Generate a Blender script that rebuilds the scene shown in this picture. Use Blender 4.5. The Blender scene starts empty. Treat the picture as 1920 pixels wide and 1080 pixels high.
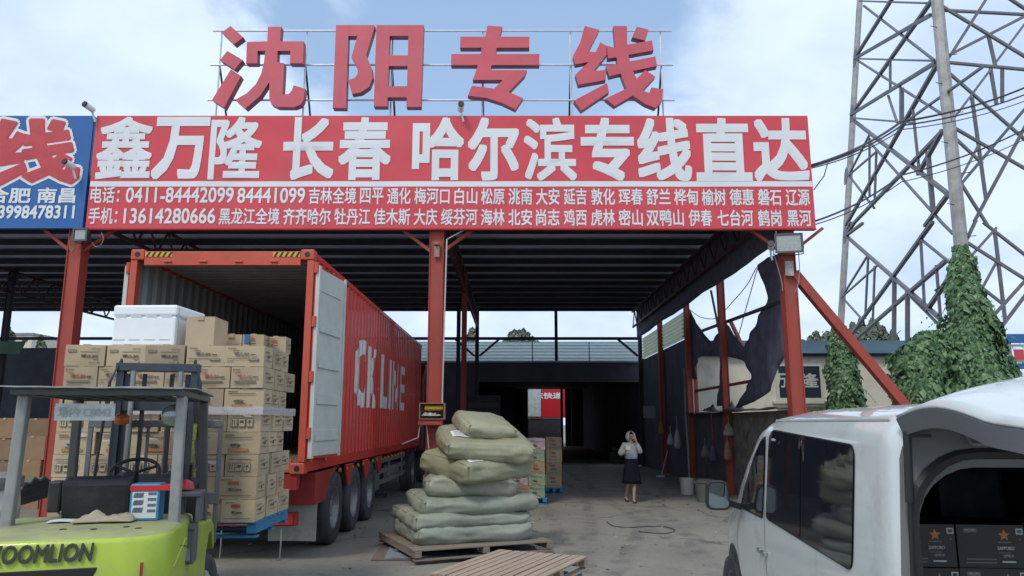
import bpy, bmesh, math, random
from mathutils import Vector, Matrix, noise
random.seed(7)
R = math.radians
SC = bpy.context.scene
COL = SC.collection
# ------------------------------------------------------------------ camera
PITCH, FPX, CAMZ = R(10.3), 1400.0, 1.75
cam = bpy.data.cameras.new('camera')
cam.sensor_width = 36.0
cam.lens = FPX / 1920 * 36
cam.clip_start, cam.clip_end = 0.05, 3000
camo = bpy.data.objects.new('camera', cam)
COL.objects.link(camo)
camo.location = (0, 0, CAMZ)
camo.rotation_euler = (R(90) + PITCH, 0, 0)
SC.camera = camo
# ------------------------------------------------------------------ sky
SUN_EL, SUN_AZ = R(52), R(208)      # behind the camera, a little to the left
w = bpy.data.worlds.new('World'); SC.world = w; w.use_nodes = True
nt = w.node_tree; N = nt.nodes; L = nt.links
bg = N['Background']; bg.inputs[1].default_value = 0.115
sky = N.new('ShaderNodeTexSky'); sky.sky_type = 'NISHITA'; sky.sun_disc = False
sky.sun_elevation = SUN_EL; sky.sun_rotation = SUN_AZ
sky.air_density = 1.2; sky.dust_density = 2.0; sky.ozone_density = 1.6
tc = N.new('ShaderNodeTexCoord')
sep = N.new('ShaderNodeSeparateXYZ'); L.new(tc.outputs['Generated'], sep.inputs[0])
def M_(op, a, b=None, c=None):
    n = N.new('ShaderNodeMath'); n.operation = op
    for i, v in enumerate((a, b, c)):
        if v is None: continue
        if isinstance(v, (int, float)): n.inputs[i].default_value = v
        else: L.new(v, n.inputs[i])
    return n.outputs[0]
zz = M_('ADD', M_('MAXIMUM', sep.outputs[2], 0.0), 0.35)
px_ = M_('DIVIDE', sep.outputs[0], zz); py_ = M_('DIVIDE', sep.outputs[1], zz)
cmb = N.new('ShaderNodeCombineXYZ'); L.new(px_, cmb.inputs[0]); L.new(py_, cmb.inputs[1])
no = N.new('ShaderNodeTexNoise'); no.inputs['Scale'].default_value = 2.1
no.inputs['Detail'].default_value = 9; no.inputs['Roughness'].default_value = 0.55
no.inputs['Distortion'].default_value = 0.45
L.new(cmb.outputs[0], no.inputs['Vector'])
# a clear patch of sky above the sign, thicker cloud toward both sides and the horizon
dx = M_('MULTIPLY', M_('ADD', sep.outputs[0], 0.05), 1.75)
dz = M_('MULTIPLY', M_('SUBTRACT', sep.outputs[2], 0.52), 1.6)
d2 = M_('SQRT', M_('ADD', M_('MULTIPLY', dx, dx), M_('MULTIPLY', dz, dz)))
bias = M_('MULTIPLY', M_('SUBTRACT', d2, 0.36), 0.85)
bias = M_('MINIMUM', bias, 0.30)
fac = M_('ADD', no.outputs['Fac'], bias)
rm = N.new('ShaderNodeMapRange'); rm.inputs[1].default_value = 0.45; rm.inputs[2].default_value = 0.64
rm.interpolation_type = 'SMOOTHSTEP'
L.new(fac, rm.inputs[0])
no2 = N.new('ShaderNodeTexNoise'); no2.inputs['Scale'].default_value = 3.4; no2.inputs['Detail'].default_value = 6
L.new(cmb.outputs[0], no2.inputs['Vector'])
cr = N.new('ShaderNodeValToRGB'); L.new(no2.outputs['Fac'], cr.inputs[0])
cr.color_ramp.elements[0].position = 0.32; cr.color_ramp.elements[0].color = (4.0, 4.6, 5.7, 1)
cr.color_ramp.elements[1].position = 0.62; cr.color_ramp.elements[1].color = (6.5, 6.9, 7.6, 1)
mx = N.new('ShaderNodeMix'); mx.data_type = 'RGBA'
L.new(rm.outputs[0], mx.inputs[0]); L.new(sky.outputs[0], mx.inputs[6]); L.new(cr.outputs[0], mx.inputs[7])
# thin high veil so the blue is soft
mv = N.new('ShaderNodeMix'); mv.data_type = 'RGBA'; mv.inputs[0].default_value = 0.42
L.new(mx.outputs[2], mv.inputs[6]); mv.inputs[7].default_value = (3.5, 5.1, 7.4, 1)
L.new(mv.outputs[2], bg.inputs[0])
# ------------------------------------------------------------------ sun
sl = bpy.data.lights.new('sun', 'SUN'); sl.energy = 1.3; sl.angle = R(12); sl.color = (1.0, 0.92, 0.80)
so = bpy.data.objects.new('sun', sl); COL.objects.link(so)
sd = Vector((math.sin(SUN_AZ) * math.cos(SUN_EL), math.cos(SUN_AZ) * math.cos(SUN_EL), math.sin(SUN_EL)))
so.rotation_euler = sd.to_track_quat('Z', 'Y').to_euler()
SC.view_settings.view_transform = 'Standard'; SC.view_settings.look = 'None'
SC.view_settings.exposure = 0.46; SC.view_settings.gamma = 1.0
SC.render.engine = 'CYCLES'
# ------------------------------------------------------------------ helpers: geometry
def ray(px, py):
    u = (px - 960) / FPX; v = (540 - py) / FPX
    return Vector((u, math.cos(PITCH) - v * math.sin(PITCH), math.sin(PITCH) + v * math.cos(PITCH)))
CAM = Vector((0, 0, CAMZ))
def P(px, py, F):                       # point at forward distance F
    d = ray(px, py); return CAM + d * (F / d.y)
def G(px, py, z=0.0):                   # point at height z
    d = ray(px, py); return CAM + d * ((z - CAMZ) / d.z)
def PX(px, py, X):                      # point on the plane x = X
    d = ray(px, py); return CAM + d * (X / d.x)
def PL(px, py, o, n):                   # point on a plane
    d = ray(px, py); return CAM + d * ((o - CAM).dot(n) / d.dot(n))
WM = {}
def lin(c):                             # sRGB 0-255 -> linear
    return tuple((x / 255 / 12.92) if x / 255 <= 0.04045 else ((x / 255 + 0.055) / 1.055) ** 2.4 for x in c)
class MB:
    def __init__(s): s.v = []; s.f = []; s.m = []; s.cm = 0; s.T = Matrix.Identity(4)
    def mat(s, i): s.cm = i; return s
    def at(s, loc=(0, 0, 0), rz=0, rx=0, ry=0, sc=1):
        s.T = Matrix.Translation(loc) @ Matrix.Rotation(rz, 4, 'Z') @ Matrix.Rotation(ry, 4, 'Y') @ Matrix.Rotation(rx, 4, 'X') @ Matrix.Scale(sc, 4); return s
    def add(s, vs, fs):
        b = len(s.v); s.v += [s.T @ Vector(p) for p in vs]
        for f in fs: s.f.append([b + i for i in f]); s.m.append(s.cm)
        return s
    def box(s, a, b):
        x0, y0, z0 = a; x1, y1, z1 = b
        if x0 > x1: x0, x1 = x1, x0
        if y0 > y1: y0, y1 = y1, y0
        if z0 > z1: z0, z1 = z1, z0
        return s.add([(x0,y0,z0),(x1,y0,z0),(x1,y1,z0),(x0,y1,z0),(x0,y0,z1),(x1,y0,z1),(x1,y1,z1),(x0,y1,z1)],
                     [(3,2,1,0),(4,5,6,7),(0,1,5,4),(1,2,6,5),(2,3,7,6),(3,0,4,7)])
    def cbox(s, c, d):
        return s.box([c[i]-d[i]/2 for i in range(3)], [c[i]+d[i]/2 for i in range(3)])
    def bar(s, p, q, wd, ht=None, up=(0,0,1)):      # rectangular bar between two points
        ht = ht or wd; p = Vector(p); q = Vector(q); d = (q-p).normalized(); u = Vector(up)
        if abs(d.dot(u)) > 0.98: u = Vector((0,1,0))
        a = d.cross(u).normalized(); b = a.cross(d).normalized()
        vs = [e + a*i*wd/2 + b*j*ht/2 for e in (p,q) for i,j in ((-1,-1),(1,-1),(1,1),(-1,1))]
        return s.add(vs, [(0,1,2,3),(7,6,5,4),(0,4,5,1),(1,5,6,2),(2,6,7,3),(3,7,4,0)])
    def tube(s, pts, r, n=8, caps=True):
        pts = [Vector(p) for p in pts]; rs = r if isinstance(r, (list, tuple)) else [r]*len(pts)
        vs = []; prev = None
        for i, p in enumerate(pts):
            d = (pts[min(i+1, len(pts)-1)] - pts[max(i-1, 0)]).normalized()
            if prev is None:
                u = Vector((0,0,1)) if abs(d.z) < 0.9 else Vector((1,0,0))
                a = d.cross(u).normalized()
            else:
                a = (prev - d*prev.dot(d)).normalized()
            prev = a; b = d.cross(a)
            for k in range(n):
                t = 2*math.pi*k/n; vs.append(p + (a*math.cos(t) + b*math.sin(t))*rs[i])
        fs = []
        for i in range(len(pts)-1):
            for k in range(n):
                k2 = (k+1) % n; fs.append((i*n+k, i*n+k2, (i+1)*n+k2, (i+1)*n+k))
        if caps: fs += [tuple(reversed(range(n))), tuple(range((len(pts)-1)*n, len(pts)*n))]
        return s.add(vs, fs)
    def lathe(s, prof, c=(0,0,0), n=20, axis='Z', cap=True):
        vs = []; fs = []
        for r, h in prof:
            for k in range(n):
                t = 2*math.pi*k/n; x, y = r*math.cos(t), r*math.sin(t)
                q = (x, y, h) if axis == 'Z' else ((h, x, y) if axis == 'X' else (x, h, -y))
                vs.append((q[0]+c[0], q[1]+c[1], q[2]+c[2]))
        for i in range(len(prof)-1):
            for k in range(n):
                k2 = (k+1) % n; fs.append((i*n+k, i*n+k2, (i+1)*n+k2, (i+1)*n+k))
        if cap: fs += [tuple(reversed(range(n))), tuple(range((len(prof)-1)*n, len(prof)*n))]
        return s.add(vs, fs)
    def prism(s, poly, off):                # polygon of 3D points (any winding) swept by vector off
        n = len(poly); off = Vector(off); poly = [Vector(p) for p in poly]
        bm = bmesh.new(); bv = [bm.verts.new(p) for p in poly]
        es = [bm.edges.new((bv[i], bv[(i+1) % n])) for i in range(n)]
        bmesh.ops.triangle_fill(bm, edges=es, use_beauty=True)
        bm.verts.index_update(); tris = [[v.index for v in f.verts] for f in bm.faces]
        bm.free()
        nrm = Vector((0,0,0))
        for i in range(n): nrm += poly[i].cross(poly[(i+1) % n])
        if nrm.dot(off) > 0: poly.reverse(); tris = [[n-1-i for i in t] for t in tris]; nrm = -nrm
        vs = poly + [p + off for p in poly]; fs = []
        for t in tris:
            a, b, c = (poly[i] for i in t)
            if (b-a).cross(c-a).dot(nrm) < 0: t = t[::-1]
            fs.append(tuple(t)); fs.append(tuple(i+n for i in reversed(t)))
        for i in range(n):
            j = (i+1) % n; fs.append((j, i, i+n, j+n))
        return s.add(vs, fs)
    def flat(s, poly, toward):              # flat polygon facing a direction
        n = len(poly); poly = [Vector(p) for p in poly]
        bm = bmesh.new(); bv = [bm.verts.new(p) for p in poly]
        es = [bm.edges.new((bv[i], bv[(i+1) % n])) for i in range(n)]
        bmesh.ops.triangle_fill(bm, edges=es, use_beauty=True)
        bm.verts.index_update(); fs = []
        for f in bm.faces:
            t = [v.index for v in f.verts]; a, b, c = (poly[i] for i in t)
            if (b-a).cross(c-a).dot(Vector(toward)) < 0: t = t[::-1]
            fs.append(tuple(t))
        bm.free(); return s.add(poly, fs)
    def grid(s, fn, nu, nv, two=0):
        vs = [fn(i/nu, j/nv) for j in range(nv+1) for i in range(nu+1)]
        fs = [(j*(nu+1)+i, j*(nu+1)+i+1, (j+1)*(nu+1)+i+1, (j+1)*(nu+1)+i) for j in range(nv) for i in range(nu)]
        return s.add(vs, fs)
    def build(s, name, mats, parent=None, smooth=False, bevel=0, local=False, solid=0, sub=0):
        me = bpy.data.meshes.new(name); vs = s.v
        W = None
        if parent is not None:
            W = WM[parent.name]
            if not local:
                Wi = W.inverted(); vs = [Wi @ p for p in vs]
        me.from_pydata([tuple(p) for p in vs], [], s.f)
        mats = mats if isinstance(mats, (list, tuple)) else [mats]
        for m in mats: me.materials.append(m)
        me.polygons.foreach_set('material_index', [min(i, len(mats)-1) for i in s.m])
        if smooth: me.polygons.foreach_set('use_smooth', [True]*len(me.polygons))
        me.update()
        o = bpy.data.objects.new(name, me); COL.objects.link(o)
        if parent is not None: o.parent = parent; WM[o.name] = W
        else: WM[o.name] = Matrix.Identity(4)
        if sub:
            md = o.modifiers.new('sub', 'SUBSURF'); md.levels = md.render_levels = sub
        if solid:
            md = o.modifiers.new('solid', 'SOLIDIFY'); md.thickness = solid; md.offset = 0
        if bevel:
            md = o.modifiers.new('bevel', 'BEVEL'); md.width = bevel; md.segments = 2; md.limit_method = 'ANGLE'; md.angle_limit = R(40)
        return o
def thing(name, label, cat, loc=(0,0,0), rz=0, group=None):
    o = bpy.data.objects.new(name, None); COL.objects.link(o); o.empty_display_size = 0.2
    o.location = loc; o.rotation_euler = (0,0,rz); o['label'] = label; o['category'] = cat
    if group: o['group'] = group
    WM[o.name] = Matrix.Translation(loc) @ Matrix.Rotation(rz, 4, 'Z'); return o
def tag(o, label, cat, group=None, kind=None):
    if label: o['label'] = label
    if cat: o['category'] = cat
    if group: o['group'] = group
    if kind: o['kind'] = kind
    return o
def struct(o): o['kind'] = 'structure'; return o
TG0 = {}
def text_geo(body, off=0.0, shear=0.0):
    """writing as flat triangles in the unit square; off thickens the strokes by laying shifted copies over one another"""
    k = (body, shear)
    if k not in TG0:
        c = bpy.data.curves.new('t', 'FONT'); c.body = body; c.shear = shear; c.resolution_u = 3
        o = bpy.data.objects.new('t', c); COL.objects.link(o)
        bpy.context.view_layer.update()
        dg = bpy.context.evaluated_depsgraph_get()
        m = bpy.data.meshes.new_from_object(o.evaluated_get(dg))
        TG0[k] = ([v.co.copy() for v in m.vertices], [tuple(p.vertices) for p in m.polygons])
        bpy.data.objects.remove(o); bpy.data.curves.remove(c); bpy.data.meshes.remove(m)
    v0, f0 = TG0[k]; vs = []; fs = []; lay = []
    sh = [(0.0, 0.0)]
    if off: sh += [(off*a, off*b) for a in ((-1,-0.5,0,0.5,1) if off > 0.02 else (-1,0,1)) for b in ((-1,-0.5,0,0.5,1) if off > 0.02 else (-1,0,1)) if max(abs(a),abs(b)) == 1]
    for q, (a, b) in enumerate(sh):
        n0 = len(vs); vs += [(v.x+a, v.y+b) for v in v0]; lay += [q]*len(v0); fs += [tuple(i+n0 for i in f) for f in f0]
    x0 = min(v[0] for v in vs); x1 = max(v[0] for v in vs); y0 = min(v[1] for v in vs); y1 = max(v[1] for v in vs)
    return [((v[0]-x0)/(x1-x0), (v[1]-y0)/(y1-y0), q) for v, q in zip(vs, lay)], fs
def put_text(mb, body, bl, br, tl, off=0.02, shear=0.0, step=0.0007):     # writing filling the parallelogram bl, br, tl
    uv, fs = text_geo(body, off, shear); bl, br, tl = Vector(bl), Vector(br), Vector(tl)
    nrm = (br-bl).cross(tl-bl).normalized()
    mb.add([bl + (br-bl)*u + (tl-bl)*v + nrm*(q*step) for u, v, q in uv], fs)
# ------------------------------------------------------------------ helpers: materials
MATS = {}
def mat(name, col, rough=0.6, metal=0.0, var=0.12, scale=3.0, bump=0.0, bscale=40.0, rand=0.0, dirt=None, dirt_amt=0.5, dscale=1.2, dlo=0.5, spec=0.5, coat=0.0, emit=None, trans=0.0, alpha=1.0, stretch=None, subs=0):
    if name in MATS: return MATS[name]
    m = bpy.data.materials.new(name); m.use_nodes = True
    t = m.node_tree; b = t.nodes['Principled BSDF']; ln = t.links.new; nn = t.nodes.new
    b.inputs['Roughness'].default_value = rough; b.inputs['Metallic'].default_value = metal
    b.inputs['Specular IOR Level'].default_value = spec; b.inputs['Coat Weight'].default_value = coat
    if trans: b.inputs['Transmission Weight'].default_value = trans
    if alpha < 1: b.inputs['Alpha'].default_value = alpha
    c = (*col, 1)
    tcn = nn('ShaderNodeTexCoord'); vec = tcn.outputs['Object']
    if stretch:
        mp = nn('ShaderNodeMapping'); mp.inputs['Scale'].default_value = stretch; ln(vec, mp.inputs[0]); vec = mp.outputs[0]
    nz = nn('ShaderNodeTexNoise'); nz.inputs['Scale'].default_value = scale; nz.inputs['Detail'].default_value = 8; nz.inputs['Roughness'].default_value = 0.62
    ln(vec, nz.inputs['Vector'])
    mr = nn('ShaderNodeMapRange'); mr.inputs[1].default_value = 0.3; mr.inputs[2].default_value = 0.7
    mr.inputs[3].default_value = 1 - var; mr.inputs[4].default_value = 1 + var; ln(nz.outputs['Fac'], mr.inputs[0])
    val = mr.outputs[0]
    if rand:
        oi = nn('ShaderNodeObjectInfo'); m2 = nn('ShaderNodeMapRange'); m2.inputs[3].default_value = 1 - rand; m2.inputs[4].default_value = 1 + rand
        ln(oi.outputs['Random'], m2.inputs[0]); mu = nn('ShaderNodeMath'); mu.operation = 'MULTIPLY'; ln(val, mu.inputs[0]); ln(m2.outputs[0], mu.inputs[1]); val = mu.outputs[0]
    vm = nn('ShaderNodeVectorMath'); vm.operation = 'SCALE'; vm.inputs[0].default_value = col; ln(val, vm.inputs['Scale'])
    out = vm.outputs[0]
    if dirt is not None:
        n2 = nn('ShaderNodeTexNoise'); n2.inputs['Scale'].default_value = dscale; n2.inputs['Detail'].default_value = 10; n2.inputs['Roughness'].default_value = 0.68
        ln(vec, n2.inputs['Vector'])
        r2 = nn('ShaderNodeMapRange'); r2.inputs[1].default_value = dlo; r2.inputs[2].default_value = dlo + 0.16; r2.inputs[4].default_value = dirt_amt; ln(n2.outputs['Fac'], r2.inputs[0])
        mxx = nn('ShaderNodeMix'); mxx.data_type = 'RGBA'; ln(r2.outputs[0], mxx.inputs[0]); ln(out, mxx.inputs[6]); mxx.inputs[7].default_value = (*dirt, 1); out = mxx.outputs[2]
    ln(out, b.inputs['Base Color'])
    if bump:
        n3 = nn('ShaderNodeTexNoise'); n3.inputs['Scale'].default_value = bscale; n3.inputs['Detail'].default_value = 5; ln(vec, n3.inputs['Vector'])
        bp = nn('ShaderNodeBump'); bp.inputs['Strength'].default_value = bump; bp.inputs['Distance'].default_value = 0.02; ln(n3.outputs['Fac'], bp.inputs['Height']); ln(bp.outputs[0], b.inputs['Normal'])
    if emit: b.inputs['Emission Color'].default_value = (*emit[0], 1); b.inputs['Emission Strength'].default_value = emit[1]
    MATS[name] = m; return m
RED_STEEL = mat('red_oxide_steel', (0.33, 0.055, 0.035), 0.65, 0, 0.15, 2.5, 0.15, 30, dirt=(0.16,0.10,0.08), dirt_amt=0.55, dscale=2.2, dlo=0.55, stretch=(1,1,0.35))
DARK_STEEL = mat('dark_steel', (0.035, 0.033, 0.042), 0.6, 0.2, 0.25, 3)
GREY_STEEL = mat('galvanised_steel', (0.30, 0.31, 0.31), 0.5, 0.55, 0.18, 6, dirt=(0.16,0.14,0.12), dirt_amt=0.4, dscale=4, dlo=0.52)
PIPE_WHITE = mat('white_pipe', (0.62, 0.66, 0.70), 0.4, 0.3, 0.08, 4)
BLACK = mat('black_plastic', (0.018, 0.018, 0.021), 0.5, 0, 0.2, 8)
RUBBER = mat('tyre_rubber', (0.045, 0.047, 0.052), 0.8, 0, 0.25, 6, 0.2, 60, dirt=(0.12,0.11,0.10), dirt_amt=0.4, dscale=5)
WHITE = mat('white_paint', (0.72, 0.74, 0.74), 0.45, 0, 0.05, 5)
CARD = mat('cardboard', (0.41, 0.325, 0.21), 0.75, 0, 0.08, 5, 0.05, 120, rand=0.2, dirt=(0.27,0.21,0.14), dirt_amt=0.5, dscale=9, dlo=0.55)
CARD_B = mat('brown_cardboard', (0.26, 0.165, 0.09), 0.75, 0, 0.10, 5, 0.05, 120, rand=0.2)
CARD_TAPE = mat('packing_tape', (0.42, 0.34, 0.22), 0.3, 0, 0.05, 5)
PRINT_DK = mat('dark_print', (0.075, 0.065, 0.05), 0.7, 0, 0.1)
PRINT_RED = mat('red_print', (0.36, 0.085, 0.05), 0.7, 0, 0.1)
PRINT_OR = mat('orange_print', (0.45, 0.17, 0.05), 0.7, 0, 0.1)
PRINT_MID = mat('faded_print', (0.19, 0.145, 0.09), 0.7, 0, 0.1)
CONT_RED = mat('container_red', (0.55, 0.036, 0.022), 0.5, 0, 0.12, 1.2, 0.06, 25, dirt=(0.34,0.06,0.045), dirt_amt=0.5, dscale=1.1, dlo=0.5, coat=0.15)
CONT_ORANGE = mat('container_frame_red', (0.50, 0.08, 0.042), 0.5, 0, 0.12, 2.0, 0.05, 30, dirt=(0.22,0.09,0.06), dirt_amt=0.5, dscale=3, dlo=0.56)
CONT_IN = mat('container_lining', (0.27, 0.29, 0.28), 0.6, 0, 0.12, 2, dirt=(0.22,0.22,0.20), dirt_amt=0.5, dscale=2, dlo=0.55)
SIGN_RED = mat('red_vinyl', (0.61, 0.055, 0.070), 0.4, 0, 0.08, 0.7, 0.12, 2.5, dirt=(0.56,0.085,0.10), dirt_amt=0.5, dscale=0.8, dlo=0.48)
SIGN_BLUE = mat('blue_vinyl', (0.020, 0.115, 0.34), 0.42, 0, 0.10, 0.8, 0.12, 2.5)
SIGN_WHITE = mat('white_vinyl', (0.70, 0.73, 0.74), 0.5, 0, 0.04, 1)
LETTER_RED = mat('raised_letter_red', (0.56, 0.085, 0.11), 0.45, 0, 0.10, 1.5, dirt=(0.44,0.13,0.15), dirt_amt=0.6, dscale=1.3, dlo=0.5)
LETTER_SIDE = mat('raised_letter_edge', (0.22, 0.02, 0.035), 0.5, 0, 0.1)
# ------------------------------------------------------------------ ground
def ground_mat():
    m = bpy.data.materials.new('yard_concrete'); m.use_nodes = True
    t = m.node_tree; b = t.nodes['Principled BSDF']; nn = t.nodes.new; ln = t.links.new
    tcn = nn('ShaderNodeTexCoord'); vec = tcn.outputs['Object']
    def noi(s, d=8, r=0.6):
        n = nn('ShaderNodeTexNoise'); n.inputs['Scale'].default_value = s; n.inputs['Detail'].default_value = d; n.inputs['Roughness'].default_value = r; ln(vec, n.inputs['Vector']); return n.outputs['Fac']
    def ramp(src, stops):
        r = nn('ShaderNodeValToRGB'); ln(src, r.inputs[0]); e = r.color_ramp.elements
        while len(e) < len(stops): e.new(0.5)
        for el, (p, c) in zip(e, stops): el.position = p; el.color = (*c, 1)
        return r.outputs[0]
    base = ramp(noi(0.35), [(0.3, (0.172,0.165,0.138)), (0.5, (0.224,0.214,0.18)), (0.72, (0.265,0.256,0.218))])
    fine = ramp(noi(14, 10, 0.75), [(0.3, (0.80,0.80,0.80)), (0.7, (1.15,1.15,1.14))])
    mu = nn('ShaderNodeMix'); mu.data_type = 'RGBA'; mu.blend_type = 'MULTIPLY'; mu.inputs[0].default_value = 1.0; ln(base, mu.inputs[6]); ln(fine, mu.inputs[7])
    st = nn('ShaderNodeMapRange'); st.inputs[1].default_value = 0.56; st.inputs[2].default_value = 0.70; st.inputs[4].default_value = 0.55; ln(noi(0.9, 10, 0.7), st.inputs[0])
    m2 = nn('ShaderNodeMix'); m2.data_type = 'RGBA'; ln(st.outputs[0], m2.inputs[0]); ln(mu.outputs[2], m2.inputs[6]); m2.inputs[7].default_value = (0.085,0.085,0.078,1)
    vo = nn('ShaderNodeTexVoronoi'); vo.feature = 'DISTANCE_TO_EDGE'; vo.inputs['Scale'].default_value = 0.22
    wv = nn('ShaderNodeVectorMath'); wv.operation = 'ADD'; nz = nn('ShaderNodeTexNoise'); nz.inputs['Scale'].default_value = 1.1; nz.inputs['Detail'].default_value = 6; ln(vec, nz.inputs['Vector']); ln(vec, wv.inputs[0]); ln(nz.outputs['Color'], wv.inputs[1]); ln(wv.outputs[0], vo.inputs['Vector'])
    ck = nn('ShaderNodeMapRange'); ck.inputs[1].default_value = 0.0; ck.inputs[2].default_value = 0.009; ck.inputs[3].default_value = 0.75; ck.inputs[4].default_value = 0.0; ln(vo.outputs['Distance'], ck.inputs[0])
    m3 = nn('ShaderNodeMix'); m3.data_type = 'RGBA'; ln(ck.outputs[0], m3.inputs[0]); ln(m2.outputs[2], m3.inputs[6]); m3.inputs[7].default_value = (0.05,0.05,0.045,1)
    ln(m3.outputs[2], b.inputs['Base Color'])
    # tyre tracks: bands along the yard, broken up by noise, and dark oil spots
    sx_ = nn('ShaderNodeSeparateXYZ'); dv = nn('ShaderNodeVectorMath'); dv.operation = 'MULTIPLY_ADD'; dv.inputs[1].default_value = (0.5,0.5,0); ln(nz.outputs['Color'], dv.inputs[0]); ln(vec, dv.inputs[2]); ln(dv.outputs[0], sx_.inputs[0])
    def mth(op, a, b=None):
        q = nn('ShaderNodeMath'); q.operation = op
        for i, v in enumerate((a, b)):
            if v is None: continue
            if isinstance(v, (int, float)): q.inputs[i].default_value = v
            else: ln(v, q.inputs[i])
        return q.outputs[0]
    def band(x0, slope, wd):
        d = mth('ABSOLUTE', mth('SUBTRACT', sx_.outputs[0], mth('ADD', mth('MULTIPLY', sx_.outputs[1], slope), x0)))
        r = nn('ShaderNodeMapRange'); r.inputs[1].default_value = wd*0.5; r.inputs[2].default_value = wd; r.inputs[3].default_value = 1.0; r.inputs[4].default_value = 0.0; ln(d, r.inputs[0]); return r.outputs[0]
    tr_ = band(0.2, 0.10, 0.16)
    for x0, sl_ in ((1.75, 0.10), (1.3, -0.02), (2.9, -0.02), (-0.9, 0.25), (0.7, 0.25), (4.6, -0.12)): tr_ = mth('MAXIMUM', tr_, band(x0, sl_, 0.15))
    tm = nn('ShaderNodeMapRange'); tm.inputs[1].default_value = 0.40; tm.inputs[2].default_value = 0.62; tm.inputs[4].default_value = 0.6; ln(noi(2.2, 6, 0.6), tm.inputs[0])
    m4 = nn('ShaderNodeMix'); m4.data_type = 'RGBA'; ln(mth('MULTIPLY', tr_, tm.outputs[0]), m4.inputs[0]); ln(m3.outputs[2], m4.inputs[6]); m4.inputs[7].default_value = (0.075,0.073,0.066,1)
    ol = nn('ShaderNodeMapRange'); ol.inputs[1].default_value = 0.66; ol.inputs[2].default_value = 0.72; ol.inputs[4].default_value = 0.7; ln(noi(1.9, 3, 0.5), ol.inputs[0])
    m5 = nn('ShaderNodeMix'); m5.data_type = 'RGBA'; ln(ol.outputs[0], m5.inputs[0]); ln(m4.outputs[2], m5.inputs[6]); m5.inputs[7].default_value = (0.05,0.049,0.046,1)
    gr_ = nn('ShaderNodeMapRange'); gr_.inputs[1].default_value = 0.60; gr_.inputs[2].default_value = 0.68; gr_.inputs[4].default_value = 0.5; ln(noi(55, 4, 0.7), gr_.inputs[0])
    m6 = nn('ShaderNodeMix'); m6.data_type = 'RGBA'; ln(gr_.outputs[0], m6.inputs[0]); ln(m5.outputs[2], m6.inputs[6]); m6.inputs[7].default_value = (0.09,0.087,0.078,1)
    ln(m6.outputs[2], b.inputs['Base Color'])
    rr = nn('ShaderNodeMapRange'); rr.inputs[3].default_value = 0.6; rr.inputs[4].default_value = 0.9; ln(noi(1.3), rr.inputs[0]); ln(rr.outputs[0], b.inputs['Roughness'])
    bp = nn('ShaderNodeBump'); bp.inputs['Strength'].default_value = 0.25; bp.inputs['Distance'].default_value = 0.01; ln(noi(30, 8, 0.7), bp.inputs['Height']); ln(bp.outputs[0], b.inputs['Normal'])
    return m
g = MB(); g.add([(-400,-60,0),(400,-60,0),(400,900,0),(-400,900,0)], [(0,1,2,3)])
struct(g.build('ground', ground_mat()))
lrn = random.Random(21); mb = MB()
for _ in range(420):
    F_ = lrn.uniform(8.2, 24); x_ = lrn.uniform(-0.42, 0.34)*F_; r_ = lrn.choice((0.008,0.012,0.012,0.02,0.03)); a_ = lrn.uniform(0,6.28); mb.mat(lrn.choices((0,1,2),(0.6,0.25,0.15))[0])
    pts = [(x_+r_*math.cos(a_+t)*lrn.uniform(0.6,1.2), F_+r_*math.sin(a_+t)*lrn.uniform(0.6,1.6), 0.002+lrn.uniform(0,0.004)) for t in (0,1.5,3.1,4.6)]; top = [(p[0]*1.0, p[1], p[2]+r_*0.35) for p in pts]
    mb.add(pts+top, [(4,5,6,7),(0,1,5,4),(1,2,6,5),(2,3,7,6),(3,0,4,7)])
tag(mb.build('ground_litter', [mat('litter_grit', (0.10,0.095,0.085), 0.9), mat('litter_card', (0.30,0.24,0.17), 0.8), mat('litter_pale', (0.45,0.45,0.43), 0.7)]), 'scattered grit and scraps of card on the concrete yard', 'litter', None, 'stuff')
# ================================================================== OPEN SHED
SX = [-23.2, -15.9, -8.7, -1.5, 5.5]        # column lines
FR, BK, RZ = 14.6, 32.0, 6.6                # front row, back row, roof height
ROOF = mat('dark_roof_sheet', (0.43, 0.47, 0.66), 0.55, 0.1, 0.2, 1.5, stretch=(0.3,1,1))
shed = thing('open_shed', 'open steel shed with red front posts and dark ribbed roof over the loading bay', 'shed', (-1.5, FR, 0))
def corr(n0, n1, per, dep):                 # trapezoid profile breakpoints (t, height)
    out = []; t = n0
    while t < n1:
        for a, h in ((0, 0), (0.35, 0), (0.5, dep), (0.85, dep)):
            if t + a*per <= n1: out.append((t + a*per, h))
        t += per
    out.append((n1, 0)); return out
mb = MB()
prof = corr(FR-0.05, BK+0.3, 0.42, 0.07)
vs = []; fs = []
for y, h in prof: vs += [(-27, y, RZ + 0.12 + h), (5.75, y, RZ + 0.12 + h)]
for i in range(len(prof)-1): fs.append((2*i, 2*i+1, 2*i+3, 2*i+2))
mb.add(vs, fs)
roof = mb.build('roof', ROOF, shed, solid=0.01)
for k in range(15):
    y = FR + 0.3 + k*1.22
    MB().box((-27, y-0.035, RZ-0.06), (5.7, y+0.035, RZ+0.10)).build('purlin', DARK_STEEL, roof)
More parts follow.
